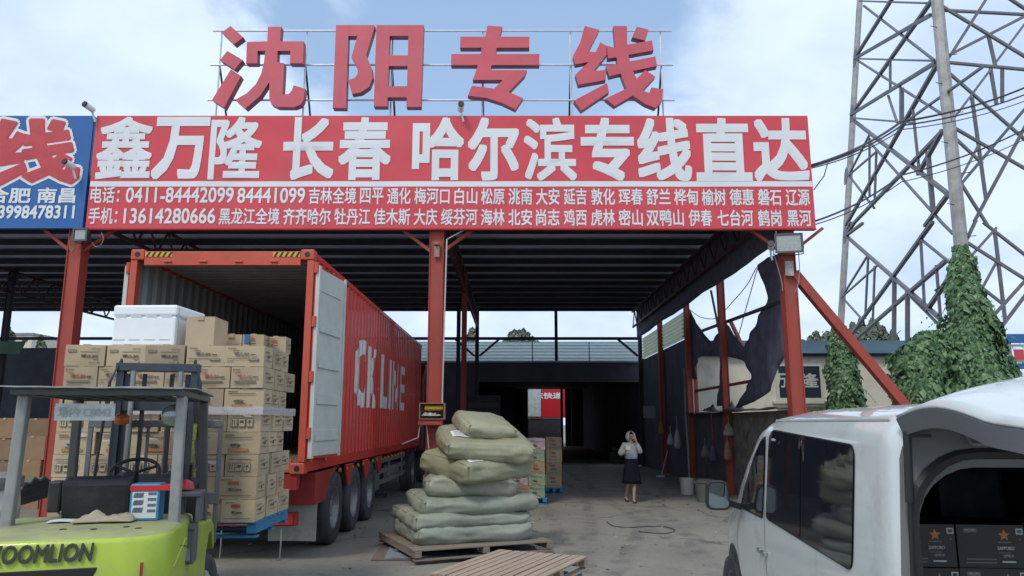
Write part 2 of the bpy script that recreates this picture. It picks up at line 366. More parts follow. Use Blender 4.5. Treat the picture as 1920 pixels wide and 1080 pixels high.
def post(x, y, z0, z1, w_, m, lab=None):
    mb = MB(); t = 0.016
    mb.box((x-w_/2, y-w_/2, z0), (x-w_/2+t, y+w_/2, z1)); mb.box((x+w_/2-t, y-w_/2, z0), (x+w_/2, y+w_/2, z1))
    mb.box((x-w_/2+t, y-w_/2+0.03, z0), (x+w_/2-t, y-w_/2+0.045, z1)); mb.box((x-w_/2+t, y+w_/2-0.045, z0), (x+w_/2-t, y+w_/2-0.03, z1))
    mb.box((x-w_*0.75, y-w_*0.75, 0.0), (x+w_*0.75, y+w_*0.75, 0.025))
    o = mb.build('post', m, shed)
    if lab: o['label'] = lab
for x in SX[1:]:
    post(x, FR, 0.02, RZ, 0.28 if x < 5 else 0.26, RED_STEEL)
for x in SX[1:]:
    post(x, BK, 0.02, RZ, 0.16, DARK_STEEL); post(x, 23.3, 0.02, RZ, 0.16, RED_STEEL if x > -5 else DARK_STEEL)
post(1.9, BK, 4.4, RZ, 0.13, DARK_STEEL); post(-2.2, 30.6, 0.02, RZ, 0.16, DARK_STEEL)
for y in (19.4, 27.6): post(5.5, y, 0.02, RZ, 0.17, RED_STEEL)
# trusses along the column lines and across the front
def truss(p, q, h, n, m, t=0.055):
    mb = MB(); p = Vector(p); q = Vector(q); up = Vector((0,0,h))
    mb.bar(p, q, t*1.3); mb.bar(p+up, q+up, t*1.3)
    for i in range(n):
        a = p.lerp(q, i/n); b = p.lerp(q, (i+0.5)/n); c = p.lerp(q, (i+1)/n)
        mb.bar(a, b+up, t*0.7); mb.bar(b+up, c, t*0.7)
    return mb.build('truss', m, shed)
TR = mat('truss_paint', (0.075, 0.032, 0.035), 0.65, 0, 0.2, 3)
for x in SX[1:]: truss((x-(0.28 if x > 5 else 0), FR+0.2, RZ-0.75), (x-(0.28 if x > 5 else 0), BK, RZ-0.75), 0.66, 17, TR)
truss((-26, FR+0.02, 5.75), (5.45, FR+0.02, 5.75), 0.7, 30, TR)
# gusset arms under the sign at the tops of the posts
for x in (-8.7, -1.5, 5.5):
    for s in (-1, 1):
        MB().bar((x+s*0.14, FR-0.03, 5.15), (x+s*0.75, FR-0.03, 5.62), 0.06).build('knee_brace', RED_STEEL, shed)
# diagonal prop on the right
a, b = P(1488, 512, 14.55), P(1700, 765, 14.55); d = (b-a); b2 = a + d*(a.z/(a.z-b.z))
MB().bar(a, b2, 0.17).build('diagonal_prop', RED_STEEL, shed)
# beam across the back gap
MB().box((-26, BK-0.02, 5.30), (5.5, BK+0.10, 5.42)).build('beam', DARK_STEEL, shed)
for xx, s in ((-1.5, 1), (-1.5, -1), (5.5, -1)):
    MB().bar((xx+s*0.1, BK+0.02, 4.6), (xx+s*0.95, BK+0.02, 5.33), 0.09).build('knee_brace', DARK_STEEL, shed)
# ================================================================== SIGNS
SF = FR - 0.22                                # front face of the sign boards
def SP(px, py, d=0.0): return P(px, py, SF - d)
def rip(x, z, x0, x1, z0, z1):
    u, v = (x-x0)/(x1-x0), (z-z0)/(z1-z0); k = max(0, min(1, min(u*8, (1-u)*8, v*5, (1-v)*5)))
    return k*(0.016*noise.noise((x*0.9, z*1.3, 3.1)) + 0.007*noise.noise((x*2.6, z*0.8, 7.7)))
SIGN_EXT = {}
def board(name, label, x0, x1, z0, z1, m):
    t = thing(name, label, 'sign', ((x0+x1)/2, SF+0.05, z0))
    mb = MB()
    nx = max(4, int((x1-x0)/0.12))
    def fn(u, v):
        x = x0 + (x1-x0)*u; z = z0 + (z1-z0)*v
        return (x, SF + rip(x, z, x0, x1, z0, z1), z)
    mb.grid(fn, nx, 24)
    mb.box((x0, SF+0.03, z0), (x1, SF+0.10, z1))
    mb.build('panel', m, t, smooth=False); SIGN_EXT[t.name] = (x0, x1, z0, z1)
    return t
bl, tr = P(155, 426, SF), P(1530, 217, SF)
Z0, Z1 = P(840, 428, SF).z, P(840, 217, SF).z
XL, XR = P(160, 426, SF).x, P(1530, 430, SF).x
rs = board('shop_sign', 'long red signboard with white Chinese lettering and phone numbers along the shed front', XL, XR, Z0, Z1, SIGN_RED)
def stext(sign, body, x0, x1, y0, y1, m, off=0.02, name='lettering', d=0.006, shear=0.0):
    mb = MB(); yc = (y0+y1)/2
    zb, zt = SP((x0+x1)/2, y1, d).z, SP((x0+x1)/2, y0, d).z
    xa, xb = SP(x0, yc, d).x, SP(x1, yc, d).x
    put_text(mb, body, (xa, SF-d, zb), (xb, SF-d, zb), (xa, SF-d, zt), off, shear, 0.0004)
    for p_ in mb.v: p_.y += rip(p_.x, p_.z, *SIGN_EXT[sign.name])
    return mb.build(name, m, sign)
for ch, x0, x1 in (('鑫',182,286),('万',287,391),('隆',393,491),('长',531,627),('春',635,733),('哈',773,870),('尔',877,973),('滨',982,1081),('专',1089,1189),('线',1195,1296),('直',1304,1408),('达',1412,1515)):
    stext(rs, ch, x0, x1, 219 + (x0-180)*0.002, 336 + (x0-180)*0.0035, SIGN_WHITE, 0.031 if ch not in '鑫滨隆' else 0.022)
l1 = [('电话：',170,224),('0411-84442099',236,438),('84441099',445,572),('吉林全境',579,668),('四平',675,719),('通化',726,770),('梅河口',777,843),('白山',852,895),('松原',902,946),('洮南',953,998),('大安',1005,1049),('延吉',1057,1100),('敦化',1108,1153),('珲春',1160,1205),('舒兰',1212,1257),('桦甸',1264,1309),('榆树',1316,1361),('德惠',1368,1413),('磐石',1421,1465),('辽源',1473,1518)]
l2 = [('手机：',166,220),('13614280666',232,404),('黑龙江全境',411,524),('齐齐哈尔',531,620),('牡丹江',627,694),('佳木斯',701,769),('大庆',776,820),('绥芬河',827,895),('海林',902,946),('北安',953,998),('尚志',1005,1049),('鸡西',1057,1100),('虎林',1108,1153),('密山',1160,1205),('双鸭山',1212,1282),('伊春',1291,1335),('七台河',1345,1412),('鹤岗',1421,1465),('黑河',1476,1521)]
for ln_, y0, y1 in ((l1, 350, 381), (l2, 389, 420)):
    for s_, x0, x1 in ln_:
        dig = s_[0].isdigit(); dy = (x0-170)*0.0035
        stext(rs, s_, x0, x1, y0+dy+(1 if dig else 0), y1+dy-(1 if dig else 0), SIGN_WHITE, 0.016 if dig else 0.016)
za, zb = SP(840, 350, 0).z, SP(840, 340, 0).z
mb = MB(); mb.grid(lambda u, v: (XL+0.01+(XR-XL-0.02)*u, SF-0.006+rip(XL+0.01+(XR-XL-0.02)*u, za+(zb-za)*v, *SIGN_EXT[rs.name]), za+(zb-za)*v), 120, 2); mb.build('stripe', SIGN_WHITE, rs)
za, zb = SP(840, 428, 0).z, 0
MB().box((XL, SF-0.022, Z0-0.03), (XR, SF+0.10, Z0)).build('bottom_rail', mat('rail_red', (0.36,0.03,0.03), 0.5), rs)
# blue sign
bs = board('shop_sign', 'blue signboard with a red and white character at the left edge', -16.2, XL-0.06, Z0, Z1, SIGN_BLUE)
def blue_text(body, x0, x1, y0, y1, m, off, d=0.006, nm='lettering', sh=0.0): stext(bs, body, x0, x1, y0, y1, m, off, nm, d, sh)
BLUE_XIAN = True
blue_text('合肥', -24, 58, 352, 381, SIGN_WHITE, 0.028); blue_text('南昌', 70, 142, 352, 381, SIGN_WHITE, 0.028)
blue_text('13998478311', -14, 140, 385, 410, SIGN_WHITE, 0.028)
# roof letters
def zc(pts, ox, s=4.0, oy=30): return [(ox + x/s, oy + y/s) for x, y in pts]
LETTERS = [
 ('沈', 380, [[(210,75),(305,160),(235,212),(143,122)], [(185,262),(300,330),(240,400),(130,330)], [(212,400),(288,450),(160,688),(70,630)],
   [(490,80),(590,80),(580,190),(758,190),(752,355),(655,355),(658,262),(562,262),(558,345),(612,355),(600,590),(645,585),(668,560),(682,520),(770,545),(755,630),(735,665),(690,683),(560,683),(515,660),(500,620),(500,495),(430,600),(320,695),(245,628),(330,580),(400,510),(440,430),(460,345),(470,262),(412,262),(410,355),(325,355),(332,195),(485,190)]]),
 ('阳', 380, [[(1000,68),(1095,68),(1075,690),(975,690)], [(1095.5,68),(1290,68),(1285,105),(1226,295),(1268,390),(1276,465),(1250,530),(1190,572),(1120,585),(1090,480),(1140,465),(1165,430),(1160,390),(1115,310),(1160,150),(1093,150)],
   [(1303,68),(1405,68),(1385,678),(1283,678)], [(1545,68),(1658,68),(1637,682),(1528,682)], [(1405.5,68),(1544.5,68),(1543,150),(1402.8,150)], [(1398,295),(1539,295),(1537,375),(1395.5,375)], [(1390.4,527),(1532,527),(1530,610),(1387.6,610)]]),
 ('专', 800, [[(455,72),(568,80),(548,155),(772,155),(770,238),(525,238),(518,285),(845,285),(845,368),(487,368),(480,405),(752,405),(735,445),(615,570),(722,615),(665,700),(560,650),(450,615),(308,598),(340,522),(505,545),(570,480),(345,480),(385,368),(182,368),(185,285),(405,285),(412,238),(250,238),(253,155),(440,155)]]),
 ('线', 800, [[(1185,75),(1295,103),(1212,268),(1268,270),(1302,197),(1348,222),(1350,292),(1250,412),(1345,405),(1343,480),(1138,517),(1115,440),(1215,345),(1115,362),(1098,300),(1150,200)], [(1352,503),(1368,570),(1160,710),(1103,635)], [(1575,80),(1665,103),(1640,185),(1540,160)],
   [(1400,75),(1503,75),(1505,215),(1690,183),(1703,258),(1512,292),(1525,340),(1715,303),(1728,375),(1548,412),(1575,470),(1640,405),(1715,455),(1620,560),(1670,578),(1685,535),(1775,550),(1765,640),(1715,690),(1640,660),(1545,597),(1410,675),(1340,620),(1498,545),(1455,432),(1368,453),(1345,375),(1430,360),(1425,310),(1358,318),(1350.5,222),(1415,240)]]),
]
SLR = mat('sign_letter_red', (0.50,0.055,0.065), 0.45)
wmb, rmb = MB(), MB()
for poly in LETTERS[3][2]:
    q = [(-17 + (x-1098)/677*165, 225 + (y-75)/635*122) for x, y in poly]
    for k, (a, b) in enumerate([(8.0*math.cos(math.pi*t_/6), 8.0*math.sin(math.pi*t_/6)) for t_ in range(12)]):
        wmb.flat([SP(x+a, y+b, 0.006+0.0004*k) for x, y in q], (0,-1,0))
    for k, (a, b) in enumerate([(0,0)] + [(3.0*math.cos(math.pi*t_/4), 3.0*math.sin(math.pi*t_/4)) for t_ in range(8)]): rmb.flat([SP(x+a, y+b, 0.013+0.0004*k) for x, y in q], (0,-1,0))
for m_, mt_ in ((wmb, SIGN_WHITE), (rmb, SLR)):
    for p_ in m_.v: p_.y += rip(p_.x, p_.z, *SIGN_EXT[bs.name])
    m_.build('lettering', mt_, bs)
LF = FR - 0.10
for (ch, ox, polys), lab in zip(LETTERS, ('raised red Chinese letter above the sign, leftmost, with three strokes at its left', 'raised red Chinese letter above the sign with square window-like holes', 'raised red Chinese letter above the sign with two long level bars', 'raised red Chinese letter above the sign, rightmost, with slanting strokes')):
    mb = MB()
    for k, poly in enumerate(polys):
        pts = [P(x, y, LF) for x, y in zc(poly, ox)]
        # front face a few mm proud carries the paler paint, sides are darker red
        mb.mat(1).prism(pts, (0, 0.17, 0)); mb.mat(0)
        mb.flat([p + Vector((0,-0.003,0)) for p in pts], (0,-1,0))
    tag(mb.build('sign_letter', [LETTER_RED, LETTER_SIDE]), lab, 'sign letter', 'raised letters above the sign')
fr = thing('letter_frame', 'thin white pipe frame that holds the raised red letters on the roof', 'frame', (-1.5, LF+0.25, Z1))
FZ = [P(820, y, LF+0.24).z for y in (58, 122, 188)]
xa, xb = P(395, 122, LF+0.24).x, P(1262, 122, LF+0.24).x
for z in FZ: MB().tube([(xa, LF+0.24, z), (xb, LF+0.24, z)], 0.022, 8).build('rail', PIPE_WHITE, fr)
for px in (412, 573, 735, 905, 1070, 1240):
    x = P(px, 122, LF+0.29).x
    MB().tube([(x, LF+0.285, Z1-0.25), (x, LF+0.285, FZ[0]+0.03)], 0.02, 8).build('upright', PIPE_WHITE, fr)
    MB().tube([(x, LF+0.30, FZ[1]), (x, LF+1.7, RZ+0.25)], 0.022, 8).build('back_stay', DARK_STEEL, fr)
# ================================================================== cameras and floodlights
def cctv(px, py, label, F, dirx=-1):
    p = P(px, py, F); t = thing('security_camera', label, 'security camera', p)
    MB().at(p, rz=R(20*dirx), rx=R(-12)).lathe([(0.045,-0.14),(0.062,-0.13),(0.062,0.06),(0.05,0.08)], n=14, axis='Y').build('camera_body', WHITE, t, smooth=False, bevel=0.004)
    MB().at(p, rz=R(20*dirx), rx=R(-12)).lathe([(0.062,-0.165),(0.064,-0.135)], n=14, axis='Y').build('lens', BLACK, t)
    MB().tube([p+Vector((0,0.05,-0.02)), p+Vector((0.02,0.10,-0.14)), p+Vector((0.05,0.12,-0.24))], 0.022, 8).build('bracket', WHITE, t)
cctv(170, 203, 'white security camera on the top corner between blue and red signs', SF-0.12)
cctv(864, 203, 'dark-faced security camera on the top edge of the red sign', SF-0.12, 0.3)
cctv(133, 310, 'white security camera on the face of the blue sign', SF-0.22)
def flood(px, py, F, wd, ht, label, yaw, lab_g='floodlights on the front posts'):
    p = P(px, py, F); t = thing('floodlight', label, 'floodlight', p, yaw, lab_g)
    W = WM[t.name]
    mb = MB(); mb.box((-wd/2,0,-ht/2),(wd/2,0.07,ht/2))
    mb.box((-wd/2-0.015,-0.03,-ht/2-0.015),(-wd/2+0.02,0.0,ht/2+0.015)); mb.box((wd/2-0.02,-0.03,-ht/2-0.015),(wd/2+0.015,0.0,ht/2+0.015))
    mb.box((-wd/2+0.02,-0.03,-ht/2-0.015),(wd/2-0.02,0.0,-ht/2+0.02)); mb.box((-wd/2+0.02,-0.03,ht/2-0.02),(wd/2-0.02,0.0,ht/2+0.015))
    for k in range(9): mb.box((-wd/2+0.03+k*(wd-0.06)/8-0.004, 0.07, -ht/2+0.03), (-wd/2+0.03+k*(wd-0.06)/8+0.004, 0.11, ht/2-0.03))
    o = mb.build('housing', mat('floodlight_case', (0.10,0.10,0.105), 0.5, 0.4), t, local=True); 
    g_ = MB().box((-wd/2+0.024,-0.012,-ht/2+0.024),(wd/2-0.024,-0.004,ht/2-0.024)); g_.build('glass', mat('floodlight_glass', (0.36,0.38,0.35), 0.25, 0.2, 0.15, 25), t, local=True)
    MB().tube([(-wd/2-0.03,0.04,0),(-wd/2-0.03,0.10,-ht*0.55),(0,0.14,-ht*0.62),(wd/2+0.03,0.10,-ht*0.55),(wd/2+0.03,0.04,0)], 0.012, 6).build('bracket', DARK_STEEL, t, local=True)
flood(151, 440, FR-0.30, 0.28, 0.24, 'small floodlight on the left red post under the blue sign', R(-6))
flood(1479, 456, FR-0.38, 0.50, 0.36, 'large wide floodlight on the right red post under the sign end', R(-10))
cctv(1446, 463, 'white security camera beside the large floodlight on the right post', FR-0.30)
p = P(1481, 502, FR-0.19); mb = MB(); mb.box((p.x-0.09,p.y,p.z-0.16),(p.x+0.08,p.y+0.04,p.z+0.14)); mb.box((p.x-0.05,p.y-0.03,p.z-0.17),(p.x+0.06,p.y,p.z-0.02)); tag(mb.build('siren_box', mat('pale_box', (0.36,0.34,0.31), 0.6, 0, 0.3, 20), bevel=0.01), 'pale junction box under the large floodlight on the right post', 'box')
def wire(pts, lab, r=0.009, m=None):
    out = []; kp = [Vector(p) for p in pts]
    for q in range(len(kp)-1):
        p0, p1, p2, p3 = kp[max(q-1,0)], kp[q], kp[q+1], kp[min(q+2,len(kp)-1)]
        for k in range(6):
            t_ = k/6; out.append(0.5*((2*p1)+(p2-p0)*t_+(2*p0-5*p1+4*p2-p3)*t_**2+(3*p1-p0-3*p2+p3)*t_**3))
    out.append(kp[-1]); tag(MB().tube(out, r, 5).build('loose_wire', m or mat('grey_wire', (0.22,0.22,0.23), 0.6)), lab, 'wire', 'wires round the floodlights')
wire([P(x,y,FR-0.2) for x, y in ((137,436),(130,455),(133,470),(142,462))], 'thin wire curling down left of the small floodlight')
wire([P(x,y,FR-0.2) for x, y in ((168,446),(178,462),(188,460),(194,448),(190,436))], 'thin wire looping right of the small floodlight')
wire([P(x,y,FR-0.25) for x, y in ((1497,470),(1499,510),(1496,535),(1490,548))], 'thin wire hanging right of the large floodlight')
wire([P(x,y,FR-0.25) for x, y in ((1450,472),(1458,500),(1466,530),(1467,545))], 'thin wire hanging left of the large floodlight')
wire([PX(x,y,5.7) for x, y in ((1418,502),(1400,535),(1372,568),(1354,588))], 'thin wire crossing the gap in the torn net from its top corner', 0.012)
wire([PX(x,y,5.72) for x, y in ((1420,504),(1404,560),(1390,610),(1382,640))], 'second thin wire falling through the gap in the torn net', 0.012)
wire([PX(x,y,5.7) for x, y in ((1293,580),(1312,594),(1335,598),(1348,594))], 'slack wire in the smaller left gap of the torn net', 0.012)
# ================================================================== CONTAINER + TRAILER
CX0, CX1, CY0, CY1, CZ0, CZ1 = -5.07, -2.63, 9.70, 21.9, 1.14, 4.02
ct = thing('cargo_container', 'open red steel shipping container on a trailer, rear doors swung back', 'shipping container', ((CX0+CX1)/2, CY0, CZ0))
# corrugated side walls (outer) + lining (inner)
def side_sheet(x, sgn, name, m, dep=0.04):
    mb = MB(); prof = corr(CY0+0.12, CY1-0.1, 0.278, dep); vs = []; fs = []
    for y, h in prof: vs += [(x - sgn*(0.045-h), y, CZ0+0.15), (x - sgn*(0.045-h), y, CZ1-0.08)]
    for i in range(len(prof)-1):
        q = (2*i, 2*i+2, 2*i+3, 2*i+1); fs.append(q if sgn > 0 else q[::-1])
    mb.add(vs, fs); return mb.build(name, m, ct)
side_sheet(CX1, 1, 'side_wall', CONT_RED); side_sheet(CX0, -1, 'side_wall', CONT_RED)
side_sheet(CX1-0.012, 1, 'lining', CONT_IN); side_sheet(CX0+0.012, -1, 'lining', CONT_IN)
mb = MB(); prof = corr(CY0+0.12, CY1-0.1, 0.21, 0.03); vs = []; fs = []
for y, h in prof: vs += [(CX0+0.05, y, CZ1-0.075+h), (CX1-0.05, y, CZ1-0.075+h)]
for i in range(len(prof)-1): fs.append((2*i, 2*i+2, 2*i+3, 2*i+1))
mb.add(vs, fs); mb.build('ceiling_panel', mat('container_ceiling', (0.25,0.25,0.25), 0.6, 0, 0.15, 2), ct, solid=0.006)
MB().box((CX0+0.04, CY1-0.08, CZ0+0.15), (CX1-0.04, CY1-0.02, CZ1-0.08)).build('end_wall', CONT_RED, ct)
MB().box((CX0+0.04, CY0+0.03, CZ0+0.05), (CX1-0.04, CY1-0.08, CZ0+0.15)).build('container_floor', mat('plywood_floor', (0.16,0.11,0.07), 0.7), ct)
mb = MB()
for x in (CX0, CX1-0.09): mb.box((x, CY0+0.13, CZ0), (x+0.09, CY1-0.13, CZ0+0.15)); mb.box((x, CY0+0.13, CZ1-0.09), (x+0.09, CY1-0.13, CZ1-0.01))
mb.build('side_rail', CONT_RED, ct, bevel=0.008)
# rear frame
mb = MB()
mb.box((CX0+0.18, CY0, CZ1-0.20), (CX1-0.18, CY0+0.10, CZ1-0.01)); mb.box((CX0+0.17, CY0, CZ0), (CX1-0.17, CY0+0.12, CZ0+0.16))
for x in (CX0, CX1-0.09):
    mb.box((x, CY0+0.002, CZ0+0.13), (x+0.09, CY0+0.12, CZ1-0.13))
for k in range(4):
    x = CX0+0.5+k*0.47
    mb.tube([(x-0.05, CY0-0.012, CZ1-0.15), (x+0.05, CY0-0.012, CZ1-0.15)], 0.014, 6)
rf = mb.build('rear_frame', CONT_ORANGE, ct, bevel=0.006)
for x in (CX0, CX1-0.18):
    for z in (CZ0-0.02, CZ1-0.125):
        mb = MB(); mb.box((x, CY0-0.012, z), (x+0.18, CY0+0.16, z+0.14)); o = mb.build('corner_casting', CONT_ORANGE, rf, bevel=0.015)
        MB().lathe([(0.036,-0.002),(0.036,0.03)], (x+0.09, CY0-0.0145, z+0.07), 14, 'Y').build('casting_hole', BLACK, rf)
# hazard stripes
for x0 in (CX0+0.19, CX1-0.19-0.36):
    mb = MB(); za, zb = CZ1-0.085, CZ1-0.022
    mb.mat(0).box((x0, CY0-0.005, za), (x0+0.36, CY0-0.002, zb)); mb.mat(1)
    for k in range(5):
        xx = x0 + 0.01 + k*0.072; yq = CY0-0.008
        mb.flat([(xx, yq, za), (xx+0.03, yq, za), (xx+0.065, yq, zb), (xx+0.035, yq, zb)], (0,-1,0))
    mb.build('hazard_stripe', [mat('hazard_yellow', (0.60,0.36,0.03), 0.5), BLACK], rf)
# doors
def door(hx, end, label):
    hx, end = Vector(hx), Vector(end); d = (end-hx).normalized(); n = Vector((d.y, -d.x, 0))
    if n.y > 0 and abs(n.x) < 0.1: n = -n
    if hx.x > -4: n = n if n.x > 0 else -n
    else: n = n if n.x < 0 else -n
    ln_ = (end-hx).length; z0, z1 = CZ0+0.17, CZ1-0.20
    def b3(mb, s0, s1, za, zb, t0, t1):
        vs = [hx + d*s + n*t + Vector((0,0,z)) for z in (za, zb) for s, t in ((s0,t0),(s1,t0),(s1,t1),(s0,t1))]
        mb.add(vs, [(3,2,1,0),(4,5,6,7),(0,1,5,4),(1,2,6,5),(2,3,7,6),(3,0,4,7)])
    mb = MB(); b3(mb, 0.0, ln_, z0, z1, -0.03, 0.02)
    o = mb.build('door', [CONT_RED], ct); o['label'] = label
    mb = MB(); b3(mb, 0.06, ln_-0.05, z0+0.03, z1-0.03, 0.024, 0.035)
    for k in range(5):
        za = z0 + 0.12 + k*(z1-z0-0.15)/5
        if k in (0, 1, 2, 3): b3(mb, 0.08, ln_-0.16, za+0.10, za+0.17, 0.035, 0.058)
        b3(mb, 0.08, ln_-0.16, za+0.17, za+0.24, 0.035, 0.046)
    b3(mb, ln_-0.05, ln_, z0, z1, 0.024, 0.055); b3(mb, -0.012, 0.055, z0, z1, -0.005, 0.05)
    mb.build('door_lining', mat('door_pale_lining', (0.50,0.54,0.50), 0.5, 0, 0.12, 3, dirt=(0.30,0.28,0.22), dirt_amt=0.5, dscale=3, dlo=0.56), o, bevel=0.004)
    for s in (0.25, 0.75):
        p = hx + d*ln_*s - n*0.06
        MB().tube([p+Vector((0,0,z0-0.05)), p+Vector((0,0,z1+0.05))], 0.017, 8).build('lock_rod', GREY_STEEL, o)
    for k in range(4):
        z = z0+0.25+k*0.72; q = hx - d*0.02
        MB().tube([q+Vector((0,0,z)), q+Vector((0,0,z+0.14))], 0.03, 8).build('hinge', CONT_ORANGE, o)
door((CX1+0.035, CY0+0.03, 0), (CX1+0.155, CY0+1.07, 0), 'pale lined door folded back along the right side')
door((CX0-0.035, CY0+0.05, 0), (CX0-0.14, CY0+1.18, 0), 'door folded back along the left side')
# side lettering follows the corrugations
def corr_h(y, per=0.278, dep=0.04):
    t = ((y - (CY0+0.12)) / per) % 1.0
    return 0 if t < 0.35 else (dep*(t-0.35)/0.15 if t < 0.5 else (dep if t < 0.85 else dep*(1-(t-0.85)/0.15)))
def side_text(body, ya, yb, za, zb, off):
    uv, fs = text_geo(body, off)
    bm = bmesh.new(); bv = [bm.verts.new((0.0008*q, ya+(yb-ya)*u, za+(zb-za)*v)) for u, v, q in uv]
    for f in fs:
        try: bm.faces.new([bv[i] for i in f])
        except ValueError: pass
    y = CY0+0.12
    while y < yb:
        for a in (0, 0.35, 0.5, 0.85):
            yy = y + a*0.278
            if ya < yy < yb: bmesh.ops.bisect_plane(bm, geom=bm.verts[:]+bm.edges[:]+bm.faces[:], plane_co=(0,yy,0), plane_no=(0,1,0))
        y += 0.278
    for v in bm.verts: v.co.x += CX1 - 0.045 + corr_h(v.co.y) + 0.004
    bm.verts.index_update(); mb = MB(); mb.add([v.co.copy() for v in bm.verts], [tuple(v.index for v in f.verts) for f in bm.faces]); bm.free()
    return mb
za, zb = 2.08, 3.12
mb = MB()
for body, pxa, pxb, z0, z1, off in (('C',667,687,2.02,3.22,0.03),('K',691.5,706,2.04,3.16,0.02),('·',709,712,2.36,2.46,0.0),('L',715,726,2.06,3.14,0.04),('I',730,734,2.06,3.12,0.0),('N',737.5,748,2.06,3.12,0.015),('E',751.5,759,2.06,3.10,0.02)):
    m2 = side_text(body, PX(pxa, 700, CX1).y, PX(pxb, 700, CX1).y, z0, z1, off)
    mb.add(m2.v, m2.f)
mb.build('lettering', mat('container_letter_white', (0.58,0.58,0.55), 0.6, 0, 0.1, 4, dirt=(0.40,0.20,0.17), dirt_amt=0.4, dscale=6, dlo=0.58), ct)
mb = side_text('45G1', 11.0, 11.45, 3.28, 3.42, 0.02); mb.build('lettering', SIGN_WHITE, ct)
# trailer
tl = thing('semi_trailer', 'red skeletal semi trailer with three axles under the container', 'trailer', (-3.85, CY0, 0))
TRED = mat('trailer_red', (0.28, 0.02, 0.018), 0.5, 0, 0.15, 3, dirt=(0.12,0.06,0.05), dirt_amt=0.6, dscale=3, dlo=0.52)
mb = MB()
for x in (-4.35, -3.35):
    mb.box((x-0.06, CY0+0.1, 0.80), (x+0.06, CY1-0.1, 1.12))
for k in range(9): mb.box((-4.9, CY0+0.15+k*1.48, 0.98), (-2.75, CY0+0.27+k*1.48, 1.10))
mb.box((-4.95, CY0+0.02, 0.92), (-2.72, CY0+0.14, 1.12))
mb.build('chassis', TRED, tl, bevel=0.008)
mb = MB(); mb.box((-4.95, CY0+0.30, 0.45), (-2.78, CY0+0.42, 0.62)); mb.box((-4.4,CY0+0.30,0.62),(-4.28,CY0+0.42,0.95)); mb.box((-3.45,CY0+0.30,0.62),(-3.33,CY0+0.42,0.95))
bmp = mb.build('rear_bumper', TRED, tl, bevel=0.01)
MB().box((-3.05, CY0+0.285, 0.47), (-2.82, CY0+0.30, 0.60)).build('tail_light', mat('tail_light', (0.45,0.02,0.02), 0.25), bmp)
MB().box((-3.55, CY0+0.285, 0.47), (-3.30, CY0+0.30, 0.60)).build('licence_plate', mat('aged_plate', (0.42,0.38,0.30), 0.5), bmp)
mb = MB(); mb.box((-3.20, CY0+0.48, 0.70), (-2.60, CY0+0.54, 1.11)); mb.prism([(-2.60, y, z) for y, z in ((CY0+0.545,0.70),(CY0+0.545,1.11),(CY0+1.75,1.11),(CY0+1.55,1.07),(CY0+1.28,0.95),(CY0+1.12,0.80),(CY0+1.08,0.70))], (-0.03,0,0)); mb.build('rear_panel', TRED, tl, bevel=0.006)
for y in (12.25, 13.65, 15.02): MB().prism([(-2.59, y-0.28, 1.12), (-2.59, y+0.28, 1.12), (-2.59, y+0.16, 0.90), (-2.59, y+0.09, 0.80), (-2.59, y-0.09, 0.80), (-2.59, y-0.16, 0.90)], (-0.04, 0, 0)).build('hanger_bracket', mat('bracket_red', (0.42,0.03,0.025), 0.5, 0, 0.12, 3), tl, bevel=0.01)
mb = MB()
for k in range(16): mb.lathe([(0.03,-2.615),(0.03,-2.585)], (0, CY0+1.9+k*0.45, 1.06), 8, 'X')
mb.build('marker_stud', mat('marker_amber', (0.45,0.22,0.06), 0.4), tl)
FLAP = mat('mud_flap_grey', (0.34,0.34,0.31), 0.6, 0, 0.15, 4, dirt=(0.14,0.13,0.11), dirt_amt=0.6, dscale=4)
for x in (-4.98, -3.24):
    mb = MB()
    mb.grid(lambda u, v, x=x: (x+0.64*u, CY0+0.62+0.05*math.sin(u*5)*(1-v)*0.4+0.03*(1-v), 0.22+0.50*v), 8, 4)
    mb.build('mud_flap', FLAP, tl, solid=0.012)
def wheel(parent, c, r, wd, side, n=28, rim_m=GREY_STEEL, name='wheel'):
    c = Vector(c); s = side; h = wd/2
    w_ = MB().lathe([(r*0.58,-h*0.9),(r*0.80,-h),(r*0.95,-h*0.92),(r,-h*0.7),(r,-h*0.25),(r*0.985,-h*0.22),(r*0.985,-h*0.15),(r,-h*0.12),(r,h*0.12),(r*0.985,h*0.15),(r*0.985,h*0.22),(r,h*0.25),(r,h*0.7),(r*0.95,h*0.92),(r*0.80,h),(r*0.58,h*0.9)], c, n, 'X', cap=False).build(name, RUBBER, parent, smooth=True)
    mb = MB().lathe([(r*0.60, s*h*0.88),(r*0.55, s*h*0.80),(r*0.52, s*h*0.25),(r*0.22, s*h*0.05),(r*0.20, s*h*0.55),(r*0.10,s*h*0.62),(0.001,s*h*0.62)], c, n, 'X', cap=False)
    for k in range(8):
        t = 2*math.pi*k/8; q = c + Vector((s*h*0.2, r*0.33*math.cos(t), r*0.33*math.sin(t)))
        mb.tube([q, q+Vector((s*0.05,0,0))], r*0.035, 6)
    mb.build('rim', rim_m, w_)
    return w_
TY = (11.55, 12.95, 14.35)
for y in TY:
    for x, s in ((-2.80, 1), (-4.90, -1)): wheel(tl, (x, y, 0.53), 0.53, 0.34, s)
    MB().tube([(-4.8, y, 0.53), (-2.9, y, 0.53)], 0.07, 10).build('axle', DARK_STEEL, tl)
for k in range(3):
    y = TY[k]
    mb = MB(); mb.grid(lambda u, v, y=y: (-3.0+0.36*v, y + 0.64*math.cos(R(35+110*u)), 0.53+0.60*math.sin(R(35+110*u))), 10, 1)
    mb.build('mudguard', mat('mudguard_black', (0.05,0.045,0.045), 0.6), tl, solid=0.012)
mb = MB()
for z in (0.50, 0.72, 0.93): mb.box((-2.80, 15.6, z), (-2.75, 19.6, z+0.09))
